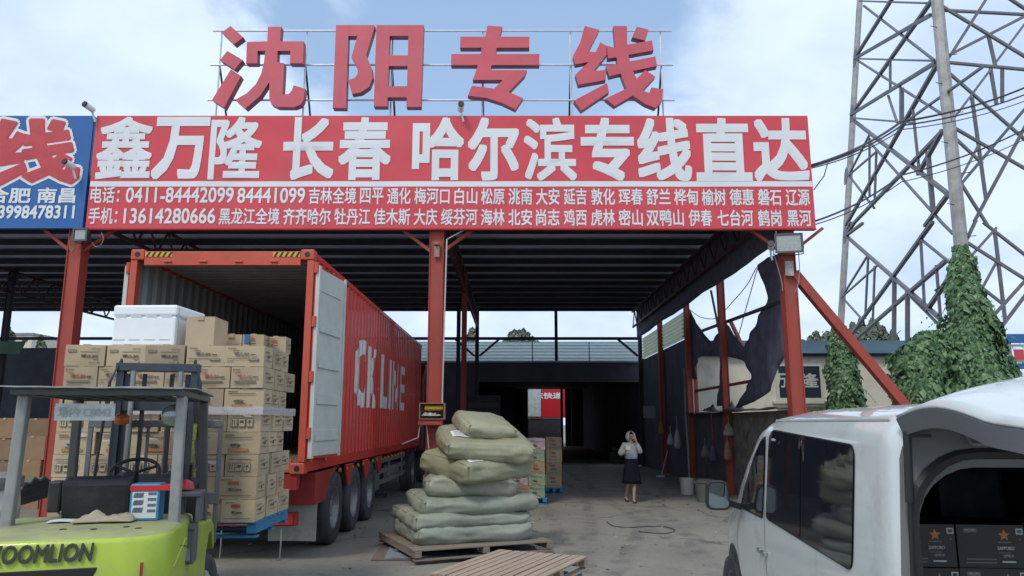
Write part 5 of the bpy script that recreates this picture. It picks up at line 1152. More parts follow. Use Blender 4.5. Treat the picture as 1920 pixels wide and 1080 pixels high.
bucket(1289, 927, 0.185, 0.40, mat('bucket_white', (0.50,0.51,0.46), 0.5, 0, 0.08, 6, dirt=(0.3,0.28,0.22), dirt_amt=0.4, dscale=5), 'white plastic bucket standing by the pale pipe')
bucket(1322, 941, 0.22, 0.50, mat('bin_green', (0.085,0.105,0.09), 0.6, 0, 0.1), 'grey green waste bin behind the van mirror', 'bin')
# ================================================================== CREAM BUILDING
cbld = thing('cream_building', 'single storey cream building with blue roof edge behind the ivy', 'building', (9.7, 24.6, 0))
YC = 24.6; CREAM = mat('cream_render', (0.60,0.57,0.47), 0.8, 0, 0.08, 1.5, 0.1, 40, dirt=(0.30,0.27,0.21), dirt_amt=0.5, dscale=1.3, dlo=0.52)
zf0, zf1 = P(1600,667,YC).z, P(1600,640,YC).z
wx0, wx1, wz0, wz1 = P(1452,680,YC).x, P(1541,680,YC).x, P(1500,752,YC).z, P(1500,681,YC).z
mb = MB(); X0_, X1_ = 5.9, 13.4
mb.box((X0_,YC,0),(wx0,YC+5,zf0)); mb.box((wx1,YC,0),(X1_,YC+5,zf0)); mb.box((wx0,YC,wz1),(wx1,YC+5,zf0)); mb.box((wx0,YC,0),(wx1,YC+5,0.9)); mb.box((wx0,YC,wz0-0.18),(wx1,YC+5,wz0)); mb.box((wx0,YC+0.3,0.9),(wx1,YC+0.4,wz0-0.18))
mb.build('wall', CREAM, cbld)
mb = MB(); mb.box((X0_-0.1,YC-0.25,zf0+0.06),(X1_+0.2,YC+5.2,zf1)); mb.build('roof_fascia', mat('blue_fascia', (0.10,0.17,0.23), 0.45, 0, 0.2, 1.5, stretch=(0.3,1,2)), cbld)
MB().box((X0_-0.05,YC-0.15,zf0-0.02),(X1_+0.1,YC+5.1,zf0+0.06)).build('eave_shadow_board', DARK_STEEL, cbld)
wn = MB(); f_ = 0.10
wn.box((wx0,YC-0.03,wz0),(wx0+f_,YC+0.05,wz1)); wn.box((wx1-f_,YC-0.03,wz0),(wx1,YC+0.05,wz1)); wn.box((wx0+f_,YC-0.03,wz1-f_),(wx1-f_,YC+0.05,wz1)); wn.box((wx0+f_,YC-0.03,wz0),(wx1-f_,YC+0.05,wz0+f_)); wn.box((wx0-0.15,YC-0.08,wz0-0.08),(wx1+0.15,YC-0.002,wz0-0.002))
wno = wn.build('window', mat('window_frame_cream', (0.50,0.49,0.42), 0.5), cbld)
MB().box((wx0+f_,YC+0.0,wz0+f_),(wx1-f_,YC+0.02,wz1-f_)).build('pane', mat('dark_pane', (0.03,0.035,0.05), 0.12), wno)
for ch, a, b in (('万',1454,1474),('隆',1497,1534)):
    mb = MB(); z0_, z1_ = P(1500,727,YC).z, P(1500,700,YC).z; put_text(mb, ch, (P(a,710,YC).x,YC-0.012,z0_),(P(b,710,YC).x,YC-0.012,z0_),(P(a,710,YC).x,YC-0.012,z1_),0.02); mb.build('lettering', mat('window_letter', (0.42,0.44,0.44), 0.5), wno)
# ================================================================== PYLON
A0, A1 = Vector((12.3,20.2,0)), Vector((14.6,21.65,26)); B0, B1 = Vector((15.5,35.4,0)), Vector((17.2,33.0,26))
C0, C1 = Vector((27.3,17.0,0)), Vector((25.0,18.6,26)); D0, D1 = Vector((30.4,32.2,0)), Vector((27.6,30.0,26))
STEEL_D = mat('pylon_steel', (0.155,0.16,0.165), 0.5, 0.5, 0.2, 2.5, dirt=(0.14,0.11,0.09), dirt_amt=0.5, dscale=2)
py_t = thing('power_pylon', 'tall grey lattice power pylon with four legs behind the van', 'pylon', (21, 26, 0))
def leg(a, b, r0, r1, nm='leg'): MB().tube([a, a.lerp(b,0.5), b], [r0,(r0+r1)/2,r1], 12).build(nm, mat('pylon_leg', (0.34,0.34,0.32), 0.5, 0.35, 0.2, 3, dirt=(0.20,0.15,0.11), dirt_amt=0.5, dscale=2.5), py_t)
# legs placed through their picture traces
def ontrace(pa, pb, Fa, Fb, ext=1.0):
    p, q = P(*pa, Fa), P(*pb, Fb); d = (q-p); t0 = (0-p.z)/d.z; t1 = (27-p.z)/d.z; return p+d*t0, p+d*t1
A0, A1 = ontrace((1803,470),(1757,0),20.3,20.9); B0, B1 = ontrace((1577,600),(1612,0),35.2,33.8)
AB = B0-A0; CE = A0 + AB*0.5 + Vector((AB.y,-AB.x,0))*0.5
C0 = CE + Vector((CE.x-B0.x, CE.y-B0.y, 0)); D0 = CE + Vector((CE.x-A0.x, CE.y-A0.y, 0))
def leanto(p): 
    d = Vector((CE.x-p.x, CE.y-p.y, 0)).normalized(); return p + d*3.0 + Vector((0,0,27))
C1, D1 = leanto(C0), leanto(D0)
leg(A0, A1, 0.19, 0.15); leg(B0, B1, 0.16, 0.13); leg(C0, C1, 0.19, 0.15); leg(D0, D1, 0.16, 0.13)
nAB = (B0-A0).cross(A1-A0).normalized(); nAC = (C0-A0).cross(A1-A0).normalized(); nBD = (D0-B0).cross(B1-B0).normalized()
def z1c(x, y): return (1500+x/2.571, y/2.571)
def z2c(x, y): return (1480+x/2.843, 420+y/2.843)
BR = []
for s_ in ('F 290 5 605 15;F 270 283 640 293;F 265 570 545 592;N 440 0 268 275;N 630 10 250 550;F 310 30 640 285;N 268 280 625 75;N 250 550 648 305;N 650 330 225 1080;F 275 290 700 560;N 258 580 720 940;F 235 845 335 650;F 235 845 370 730;F 235 845 355 1000;F 435 295 435 420;F 428 470 465 580;N 490 440 490 580;F 335 680 335 930;F 368 735 360 970;F 520 580 870 330;N 255 1080 680 640;F 545 540 572 800;N 680 640 575 830;N 618 750 640 1000;F 340 690 690 1080',
           ):
    for e_ in s_.split(';'):
        k, *v = e_.split(); v = list(map(float, v)); BR.append((k, z1c(*v[:2]), z1c(*v[2:])))
for e_ in 'R 895 0 710 290;S 1080 80 700 275;R 660 15 1080 270;S 1080 120 750 560;S 700 50 1080 70;R 700 300 1080 335;S 705 340 1080 670;S 910 180 940 310;S 920 340 945 490;S 975 340 975 480;R 1080 620 850 1050;R 750 620 1080 810;R 740 930 1080 530;S 1020 0 1080 40;S 780 890 900 1080;S 830 480 895 950;N 610 1080 712 940;S 720 640 870 780;S 770 870 860 700'.split(';'):
    k, *v = e_.split(); v = list(map(float, v)); BR.append((k, z1c(*v[:2]), z1c(*v[2:])))
for e_ in 'N 310 70 800 500;N 755 0 330 590;F 410 180 280 390;F 465 225 280 390;F 420 190 405 490;F 455 240 445 510;F 290 400 385 505;N 345 620 830 200;N 560 310 557 690;N 630 375 630 760;N 557 690 557 760;F 640 380 800 540;F 700 80 720 430;F 700 80 860 210;N 870 260 740 450;F 785 240 805 490;R 950 100 1250 290;S 1045 0 1250 160;R 985 0 940 95;S 1095 30 970 170;S 1095 40 1150 510;S 1100 210 1035 330;R 1250 310 1060 520;R 1250 390 1100 590;S 1040 350 1130 420;F 820 0 865 45;N 300 60 342 0;N 303 62 385 0;N 298 60 322 0'.strip(';').split(';'):
    k, *v = e_.split(); v = list(map(float, v)); BR.append((k, z2c(*v[:2]), z2c(*v[2:])))
for k, a, b in BR:
    pl_ = {'N': (A0, nAB), 'F': (A0, nAB), 'R': (A0, nAC), 'S': (B0, nBD)}[k]
    p, q = PL(*a, *pl_), PL(*b, *pl_); e_ = (q-p).normalized(); out_ = lambda v: 5.0 if v[0] >= 1918 else (3.0 if v[1] <= 0.5 else 0.12)     # members run on past the picture's edge
    p, q = p-e_*out_(a), q+e_*out_(b); th = {'N': 0.125, 'F': 0.075, 'R': 0.09, 'S': 0.135}[k]
    MB().bar(p, q, th, th*0.8).build('brace', STEEL_D, py_t)
for leg_, o_, n_, ys, xs in (((B0,B1), A0, nAB, (108,213,330,441,556), (1603,1597,1586,1584,1579)), ((A0,A1), A0, nAB, (115,228,365,250,160), (1762,1777,1790,1777,1768))):
    for y_, x_ in zip(ys, xs):
        q = PL(x_, y_, o_, n_); ax_ = (leg_[1]-leg_[0]).normalized(); sd_ = ax_.cross(n_).normalized(); c_ = q + n_*0.0
        MB().add([c_ + ax_*a*0.38 + sd_*b*0.26 + n_*t_*0.012 for t_ in (-1,1) for a, b in ((-1,-0.6),(-1,0.6),(-0.3,1),(0.5,1),(1,0.5),(1,-0.5),(0.5,-1),(-0.3,-1))], [tuple(range(8)), tuple(range(15,7,-1))] + [(k, (k+1)%8, 8+(k+1)%8, 8+k) for k in range(8)]).build('gusset_plate', STEEL_D, py_t)
for k in range(22):
    p = A0.lerp(A1, 0.22+k*0.035); s = 1 if k % 2 else -1
    MB().tube([p+Vector((s*0.15,-0.1,0)), p+Vector((s*0.36,-0.14,0.02))], 0.012, 5).build('step_bolt', DARK_STEEL, py_t)
# overhead cables
def cable(pts, r, label, group='overhead cables by the pylon'):
    P0 = [Vector(p) for p in pts]; out = []
    for i in range(len(P0)-1):
        for k in range(12):
            t_ = k/12; p = P0[i].lerp(P0[i+1], t_); p.z -= 0.25*(P0[i+1]-P0[i]).length/12*4*t_*(1-t_); out.append(p)
    out.append(P0[-1]); mb = MB(); mb.tube(out, r, 6); tag(mb.build('overhead_cable', BLACK, smooth=True), label, 'cable', group)
E = Vector((6.15, SF+0.05, 6.9))
for k, (ya, yb, y2, r, lab) in enumerate(((311,165,150,0.030,'thick upper black cable leaving the right end of the red sign'),(313,178,166,0.022,'second black cable just under the thickest one'),(316,190,190,0.014,'thin black cable lowest in the upper bundle'),(418,243,205,0.022,'lower black cable leaving the bottom right of the red sign'),(424,262,232,0.013,'thin black cable just under the lower one'))):
    cable([P(1518,ya,SF+0.05), P(1690,(ya+yb)/2-(10 if k < 3 else 2),18), P(1920,yb,20), P(2300,yb-120,22)], r, lab)
mb = MB(); q = P(1530,312,SF); mb.tube([P(1552,305,SF+0.4), P(1545,330,SF+0.3), P(1526,356,SF+0.05)], 0.012, 5); tag(mb.build('loose_cable', BLACK), 'short black wire looping from the cables back to the sign edge', 'cable')
# ================================================================== PLANTS
LEAFM = [mat('ivy_leaf_dark', (0.06,0.135,0.052), 0.55, 0, 0.35, 5), mat('ivy_leaf', (0.10,0.19,0.078), 0.55, 0, 0.25, 8), mat('ivy_leaf_light', (0.165,0.265,0.125), 0.5, 0, 0.2, 8)]
def leaf(mb, p, nrm, s, rnd, droop=0.5):
    n_ = (nrm + Vector((rnd.uniform(-.6,.6), rnd.uniform(-.6,.6), rnd.uniform(-.3,.7)))).normalized()
    dn = Vector((rnd.uniform(-.5,.5), rnd.uniform(-.3,.3), -1)); t = (dn - n_*dn.dot(n_)).normalized(); b = n_.cross(t)
    l = s*rnd.choice((0.6,0.8,1.0,1.0,1.3,1.75))*rnd.uniform(0.85,1.15); w_ = l*0.44
    mb.mat(rnd.choices((0,1,2), (0.3,0.45,0.25))[0])
    mb.add([p - t*l*0.45, p + b*w_ - t*l*0.12 - n_*l*0.10, p + t*l*0.55 + n_*l*0.04*0, p - b*w_ - t*l*0.12 - n_*l*0.10], [(0,1,2),(0,2,3)])
def ivy(name, label, cat, spine, nleaf, size, seed, flat=0.8, parts=True):
    """spine: list of (x, y, z, radius)"""
    rnd = random.Random(seed); t = thing(name, label, cat, (spine[0][0], spine[0][1], 0)); mb = MB()
    area = [spine[i][3]+spine[i+1][3] for i in range(len(spine)-1)]; area = [a*abs((Vector(spine[i+1][:3])-Vector(spine[i][:3])).length) for i, a in enumerate(area)]
    for _ in range(nleaf):
        i = rnd.choices(range(len(area)), area)[0]; f = rnd.random(); a, b = spine[i], spine[i+1]
        c = Vector(a[:3]).lerp(Vector(b[:3]), f); r = a[3]+(b[3]-a[3])*f; th = rnd.uniform(0, 2*math.pi)
        n_ = Vector((math.cos(th), math.sin(th)*flat, 0)); lump = 1 + 0.42*noise.noise((c.z*1.3+seed, math.cos(th)*1.5, math.sin(th)*1.5)) + 0.26*noise.noise((c.z*3.5, math.cos(th)*4+seed, math.sin(th)*4))
        rr = r*lump*(1 - 0.30*rnd.random()**1.8) * (1.0 if rnd.random() > 0.03 else 1.18)
        leaf(mb, c + n_*rr, n_, size, rnd)
    for q_ in range(max(4, nleaf//330)):      # loose runners that stick out of the mass
        i = rnd.choices(range(len(area)), area)[0]; a, b = spine[i], spine[i+1]; c = Vector(a[:3]).lerp(Vector(b[:3]), rnd.random()); th = rnd.uniform(0, 2*math.pi)
        d_ = Vector((math.cos(th), math.sin(th)*flat, rnd.uniform(-0.5,0.9))); p_ = c + Vector((d_.x, d_.y, 0))*a[3]*0.9
        for w_ in range(rnd.randint(3,7)):
            d_.z -= 0.22; p_ = p_ + d_.normalized()*size*0.75; leaf(mb, p_, Vector((d_.x, d_.y-0.4, 0.2)), size*0.75, rnd)
    mb.build('foliage', LEAFM, t)
    mb = MB()
    for k in range(5):
        pts = [Vector(s[:3]) + Vector((rnd.uniform(-.4,.4)*s[3], rnd.uniform(-.4,.4)*s[3], 0)) for s in spine]; mb.tube(pts, 0.03, 5)
    mb.build('stem', mat('vine_stem', (0.09,0.065,0.045), 0.9), t)
    return t
def sp(lst, F): # (px, py, half width px) -> spine
    out = []
    for px, py, hw in lst:
        p = P(px, py, F); out.append((p.x, p.y, max(0.0, p.z), hw/FPX*F*1.02))
    return out
ivy('ivy_column', 'tall pointed mass of ivy climbing the near pylon leg', 'ivy', sp([(1812,800,105),(1826,755,84),(1830,700,64),(1822,640,52),(1815,580,39),(1808,540,29),(1806,500,23),(1801,464,14)], 20.15), 15500, 0.125, 1)
ivy('ivy_hedge', 'bushy ivy mass left of the tall ivy on the pylon', 'ivy', sp([(1740,830,62),(1735,770,58),(1728,720,56),(1730,670,50),(1738,640,36),(1742,622,16)], 20.1), 6000, 0.125, 2)
ivy('ivy_hedge', 'low ivy mass at the far right of the tall ivy', 'ivy', sp([(1895,810,40),(1885,760,40),(1880,710,34),(1878,670,18)], 21.2), 2800, 0.125, 3)
ivy('ivy_column', 'narrow ivy covered post in front of the cream wall', 'ivy', sp([(1588,820,40),(1590,770,36),(1583,720,28),(1578,670,24),(1574,630,20),(1570,610,9)], 22.5), 5000, 0.125, 4)
def tree(label, px0, px1, pytop, pybase, F, seed, nl=2600, m=None, cat='tree', lobes=7):
    rnd = random.Random(seed); b = P((px0+px1)/2, pybase, F); top = P((px0+px1)/2, pytop, F); wd = (px1-px0)/FPX*F
    t = thing('tree', label, cat, (b.x, F, 0)); hgt = top.z; cb = max(0.5, b.z-1.5)
    mb = MB(); mb.tube([(b.x,F,0),(b.x+0.1,F,cb*0.6),(b.x,F,(cb+hgt)/2)], [0.22,0.16,0.08], 8)
    for k in range(6):
        a = rnd.uniform(0,6.28); mb.tube([(b.x,F,cb*0.8+0.1*k),(b.x+math.cos(a)*wd*0.2,F+math.sin(a)*wd*0.2,(cb+hgt)/2),(b.x+math.cos(a)*wd*0.4,F+math.sin(a)*wd*0.3,hgt*0.9)], [0.08,0.05,0.02], 5)
    mb.build('trunk', mat('bark', (0.09,0.075,0.06), 0.9, 0, 0.3, 6), t)
    mb = MB(); L_ = []
    for k in range(lobes):
        u = (k+0.5)/lobes; x = b.x + (u-0.5)*wd*0.9; h = hgt - (hgt-cb)*(0.30*(2*abs(u-0.5))**2 + rnd.uniform(0,0.10)); L_.append((x, F+rnd.uniform(-.3,.3)*wd*0.5, cb, h, wd/lobes*rnd.uniform(0.8,1.2)))
    s = max(0.16, F*0.0052)
    for _ in range(nl):
        x, y, z0_, z1_, r = rnd.choice(L_); z = z0_ + (z1_-z0_)*rnd.random()**0.7; rr = r*math.sqrt(max(0.05, 1-((z-z0_)/(z1_-z0_))**4))
        a = rnd.uniform(0,6.28); q = math.sqrt(rnd.random()); n_ = Vector((math.cos(a), math.sin(a), 0.3))
        leaf(mb, Vector((x+math.cos(a)*rr*q, y+math.sin(a)*rr*q, z)), n_, s, rnd)
    mb.build('crown', m or [mat('hazed_leaf_a', (0.08,0.105,0.075), 0.7), mat('hazed_leaf_b', (0.11,0.135,0.095), 0.7), mat('hazed_leaf_c', (0.14,0.16,0.12), 0.7)], t)  # leaf greens lightened to stand for distant haze
tree('leafy bush rising behind the blue roof edge beside the left pylon leg', 1535, 1705, 598, 660, 46, 11, 6500, lobes=11)
tree('dim grey green bush behind the blue roof edge, nearest the right red post', 1500, 1590, 620, 660, 52, 12, 2600, lobes=7)
tree('round topped tree seen in the gap under the roof at the centre', 940, 1015, 616, 660, 62, 13, 2600, lobes=8)
tree('small dark shrub top seen beside the middle post through the gap', 872, 895, 612, 660, 60, 14, 700, lobes=4)
tree('shrub top at the far left above the dark wall', 0, 22, 606, 660, 50, 15, 700, lobes=4)
tree('small bush just above the dark wall at the left', 66, 88, 628, 660, 50, 16, 500, lobes=4)
p = P(38,628,55); t = thing('far_house', 'pale distant building top just visible above the dark left wall', 'house', (p.x,55,0)); MB().box((-0.9,0,0),(0.9,4,p.z)).build('wall', CREAM, t, local=True); MB().box((-1.0,-0.1,p.z+0.002),(1.0,4.1,p.z+0.15)).build('roof', GREY_STEEL, t, local=True); MB().box((0.2,-0.02,p.z-0.5),(0.6,-0.005,p.z-0.15)).build('window', MATS['dark_pane'], t, local=True)
# boards at the far right behind the ivy
bb = thing('roadside_billboard', 'blue and red boards on a grey frame at the far right edge', 'billboard', (P(1925,650,34).x,34,0))
x0 = P(1888,650,34).x; x1 = x0+4
for z, h, m in ((P(1900,650,34).z,0.10,GREY_STEEL),(P(1900,680,34).z,0.12,GREY_STEEL)): MB().box((x0-0.4,33.95,z),(x1,34.0,z+h)).build('frame', m, bb)
MB().box((x0+0.1,34.02,P(1900,648,34).z+0.12),(x1,34.06,P(1900,626,34).z)).build('board', SIGN_BLUE, bb); MB().box((x0+0.3,34.0,P(1900,676,34).z),(x0+0.75,34.03,P(1900,655,34).z)).build('board', MATS['sign_letter_red'], bb); MB().box((x0+0.8,34.0,P(1900,676,34).z),(x1,34.04,P(1900,655,34).z)).build('board', WHITE, bb); MB().box((x0+0.1,34.02,P(1900,692,34).z),(x1,34.06,P(1900,681,34).z)).build('board', SIGN_BLUE, bb)
for x in (x0+0.2, x1-0.2): MB().box((x-0.06,34.1,0),(x+0.06,34.2,P(1900,626,34).z)).build('post', GREY_STEEL, bb)
# ================================================================== LEFT SIDE
gl = [(a, b) for a, b in ((0,640),(48,640),(36,664),(0,661))]
mb = MB(); mb.prism([P(-160,640,22), P(48,640,22), P(36,664,22), P(-160,660,22)], (0,0.03,0)); tag(mb.build('hanging_sheet', mat('green_sheet', (0.10,0.20,0.14), 0.5, 0, 0.25, 2)), 'green translucent sheet hanging at the far left under the roof', 'panel')
translucent('green_sheet', (0.25,0.5,0.36), 0.4)
cols_l = ((-11.35,0.55),(-10.75,0.60),(-10.15,0.55),(-9.55,0.52))
for c, (x, wd) in enumerate(cols_l):
    z = 0.0; hs = [0.5,0.5,0.45,0.42] if c % 2 else [0.52,0.48,0.5,0.36]
    for r, h in enumerate(hs):
        carton(x+random.uniform(-.03,.03), 16.1+random.uniform(-.06,.06), z, random.uniform(-.05,.05), wd, 0.5, h-0.005, 'plain', f"brown carton in the left corner, {['bottom','second','third','top'][r]} of the {NTH[c]} pile from the left", 'brown cartons behind the left post', CARD_B); z += h
mb = MB(); cx = P(-40, 950, 7.2); t = thing('white_drum', 'white plastic drum at the left edge behind the forklift', 'drum', (cx.x, 7.2, 0))
zt = P(0,916,7.0).z; zc_ = P(0,897,7.0).z
MB().lathe([(0.30,0.0),(0.33,0.03),(0.33,0.42),(0.34,0.44),(0.33,0.46),(0.33,zt*0.8),(0.34,zt*0.8+0.02),(0.33,zt*0.8+0.04),(0.31,zt),(0.27,zt+0.03),(0.001,zt+0.03)], n=32, cap=False).build('drum_body', mat('drum_white', (0.55,0.60,0.60), 0.4, 0, 0.06, 5), t, local=True, smooth=True)
MB().lathe([(0.335,zt-0.01),(0.338,zt),(0.338,zc_),(0.30,zc_+0.03),(0.001,zc_+0.03)], n=32, cap=False).build('lid', mat('drum_lid', (0.20,0.20,0.21), 0.4, 0, 0.5, 16), t, local=True)
# ribbed dark sheet and tarp bundle behind the forklift
mb = MB().at((-6.15, 9.6, 0.55), R(-12), 0, R(-16))
def rib(u, v):
    a = R(20 + 125*v); r = 0.42 + 0.02*math.cos(v*40)
    return (0.42*(u-0.5)*2 + 0.03*math.sin(v*3), -0.5*math.cos(a)*0.9, r*math.sin(a) + 0.03*(u-0.5)**2)
mb.grid(rib, 6, 60); tag(mb.build('ribbed_mat', mat('ribbed_rubber', (0.075,0.08,0.085), 0.6, 0, 0.2, 5), solid=0.02), 'curved ribbed grey mat slumped behind the left forklift pillar', 'mat')
cloth('tarpaulin', 'dark blue tarpaulin bundle on the ground beside the left post', 'tarpaulin', (-6.15, 9.1, 0.0), 1.2, 0.9, 1.1, mat('blue_tarp', (0.02,0.05,0.16), 0.5, 0, 0.4, 3), 5.2)
# ================================================================== VAN
VY = R(-5.0); VL = Vector((2.45, 3.27, 0))
vn = thing('delivery_van', 'white van at the right edge with its rear tailgate open', 'van', VL, VY)
VW = mat('van_white', (0.58,0.63,0.615), 0.22, 0, 0.03, 1.5, 0.0, 10, dirt=(0.40,0.40,0.37), dirt_amt=0.45, dscale=3.5, dlo=0.52, coat=0.7)
GLASS = mat('tinted_glass', (0.012,0.014,0.02), 0.04, 0, 0.05, spec=0.8)
TRIM = mat('black_trim', (0.016,0.016,0.018), 0.45)
VP = [(0.78,0.22),(0.83,0.30),(0.845,0.55),(0.85,0.85),(0.845,1.02),(0.800,1.64),(0.785,1.695),(0.755,1.745),(0.69,1.785),(0.45,1.838),(0.20,1.862),(0.0,1.87)]
TOP = [(-0.1,1.87),(2.2,1.87),(2.5,1.80),(2.9,1.56),(3.4,1.17),(3.8,1.02),(4.2,0.93),(4.36,0.74)]
WID = [(-0.1,1.0),(3.2,1.0),(3.8,0.96),(4.2,0.88),(4.36,0.80)]
def interp(tb, y):
    if y <= tb[0][0]: return tb[0][1]
    for (a, va), (b, vb) in zip(tb, tb[1:]):
        if y <= b: return va + (vb-va)*(y-a)/(b-a)
    return tb[-1][1]
def vsec(y, k=1.0):
    T = interp(TOP, y); W_ = interp(WID, y)*k; out = []
    for x, z in VP:
        zz_ = z if z <= 0.72 else 0.72 + (z-0.72)*(T-0.72)/(1.87-0.72)
        out.append((x*W_, zz_))
    dz_ = (1-k)*1.1
    out = [(x, z - dz_*max(0, min(1, (z-1.4)/0.3))) for x, z in out]
    full = [(-x, y, z) for x, z in out] + [(x, y, z) for x, z in reversed(out[:-1])]
    return full
def side_x(y, z):
    T = interp(TOP, y); W_ = interp(WID, y); pts = [(x*W_, z0 if z0 <= 0.72 else 0.72+(z0-0.72)*(T-0.72)/1.15) for x, z0 in VP]
    for (xa, za), (xb, zb) in zip(pts, pts[1:]):
        if z <= zb: return xa + (xb-xa)*(z-za)/max(1e-6, zb-za)
    return pts[-1][0]
stations = [(0.0,0.955),(0.012,0.970),(0.04,0.985),(0.08,0.995),(0.13,1.0),(0.6,1.0),(1.2,1.0),(1.8,1.0),(2.2,1.0),(2.35,1.0),(2.5,1.0),(2.7,1.0),(2.9,1.0),(3.15,1.0),(3.4,1.0),(3.6,1.0),(3.8,1.0),(4.0,1.0),(4.2,1.0),(4.3,0.98),(4.36,0.95)]
rings = [vsec(y, k) for y, k in stations]; n = len(rings[0])
def opening(y, ins):
    hw, zt_, zb_, r = 0.745-ins, 1.635-ins, 0.46+ins*0.3, 0.30-ins*0.5; lft = [(-hw, zb_),(-hw,0.72),(-hw,0.95),(-hw,1.15),(-hw,zt_-r)]
    for k in range(1, 7):
        a = R(180 - 90*k/6.0); lft.append((-hw+r + r*math.cos(a), zt_-r + r*math.sin(a)))
    return [(x, y, z) for x, z in lft] + [(0, y, zt_)] + [(-x, y, z) for x, z in reversed(lft)]
ops = [opening(-0.004, 0.0)]
mb = MB(); vs = sum(rings, []); fs = []
for i in range(len(rings)-1):
    for k in range(n-1): fs.append((i*n+k, (i+1)*n+k, (i+1)*n+k+1, i*n+k+1))
fs.append(tuple((len(rings)-1)*n+k for k in range(n)))
for i in range(len(rings)-1): fs.append((i*n, i*n+n-1, (i+1)*n+n-1, (i+1)*n))
mb.add(vs, [f[::-1] for f in fs]); vb = mb.build('body', VW, vn, smooth=True, local=True)
bpy.context.view_layer.update()
bmv = bmesh.new(); bmv.from_mesh(vb.data); bmesh.ops.recalc_face_normals(bmv, faces=bmv.faces[:]); bmv.to_mesh(vb.data); bmv.free()
for p_ in vb.data.polygons: p_.use_smooth = True
md = vb.modifiers.new('edges', 'EDGE_SPLIT'); md.split_angle = R(38)
mb = MB(); vs = rings[0] + ops[0]; mb.add(vs, [(k, n+k, n+k+1, k+1) for k in range(n-1)] + [(0, n-1, 2*n-1, n)]); mb.build('rear_frame', mat('rear_frame_shade_grey', (0.17,0.18,0.185), 0.4, 0, 0.06), vb, local=True)  # frame coloured dark grey for the shade under the raised tailgate
# rear opening: rubber lip, jamb and cargo lining
def loft(name, rs, m, parent, closed=False, solid=0):
    n_ = len(rs[0]); mb = MB(); mb.add(sum(rs, []), [(i*n_+k, (i+1)*n_+k, (i+1)*n_+k+1, i*n_+k+1) for i in range(len(rs)-1) for k in range(n_-1)])
    return mb.build(name, m, parent, local=True, smooth=False, solid=solid)
loft('door_seal', [opening(-0.008,-0.012), opening(-0.020,0.005), opening(-0.018,0.03), opening(0.03,0.036)], TRIM, vb)
loft('jamb', [opening(0.028,0.036), opening(0.06,0.04), opening(0.09,0.075), opening(0.14,0.078)], mat('jamb_grey', (0.20,0.215,0.22), 0.5), vb)
lr = [opening(0.14,0.06), opening(2.3,0.06)]
cl_ = loft('cargo_lining', lr, mat('cargo_lining_dark', (0.035,0.037,0.042), 0.8, 0, 0.2, 4), vb)
mb = MB(); mb.flat(opening(2.3,0.06), (0,-1,0)); mb.box((-0.80,0.02,0.42),(0.80,2.3,0.50)); mb.build('cargo_floor', mat('cargo_floor_dark', (0.04,0.04,0.04), 0.8), vb, local=True)
for s in (-1, 1): MB().box((0.25*s-0.20,1.5,0.9),(0.25*s+0.20,1.6,1.5)).build('seat_back', SEAT, vn, local=True, bevel=0.04)
# side glazing
def round_poly(pts, r, n_=4):
    out = []; m_ = len(pts)
    for i in range(m_):
        p, a, b = Vector(pts[i]), Vector(pts[i-1]), Vector(pts[(i+1) % m_]); rr = min(r, (a-p).length*0.45, (b-p).length*0.45)
        p1 = p + (a-p).normalized()*rr; p2 = p + (b-p).normalized()*rr
        for k in range(n_+1):
            t_ = k/n_; out.append(tuple(p1*(1-t_)**2 + p*2*t_*(1-t_) + p2*t_**2))
    return out
def pane(poly, s, off, name, m, parent, r=0.06, cuts=0.25, thick=0.006):
    pts = round_poly(poly, r); bm = bmesh.new(); bv = [bm.verts.new((0, y, z)) for y, z in pts]; n_ = len(bv)
    bmesh.ops.triangle_fill(bm, edges=[bm.edges.new((bv[i], bv[(i+1) % n_])) for i in range(n_)], use_beauty=True)
    if cuts:
        for _ in range(3):
            le = [e_ for e_ in bm.edges if e_.calc_length() > cuts]
            if le: bmesh.ops.subdivide_edges(bm, edges=le, cuts=1); bmesh.ops.triangulate(bm, faces=bm.faces[:])
    for v in bm.verts: v.co.x = s*(side_x(v.co.y, v.co.z)+off)
    bm.verts.index_update(); vs = [v.co.copy() for v in bm.verts]; fs = []
    for f in bm.faces:
        t_ = tuple(v.index for v in f.verts)
        if f.normal.x*s < 0 or (vs[t_[1]]-vs[t_[0]]).cross(vs[t_[2]]-vs[t_[0]]).x*s < 0: t_ = t_[::-1]
        fs.append(t_)
    bm.free(); mb = MB(); mb.add(vs, fs); return mb.build(name, m, parent, local=True)
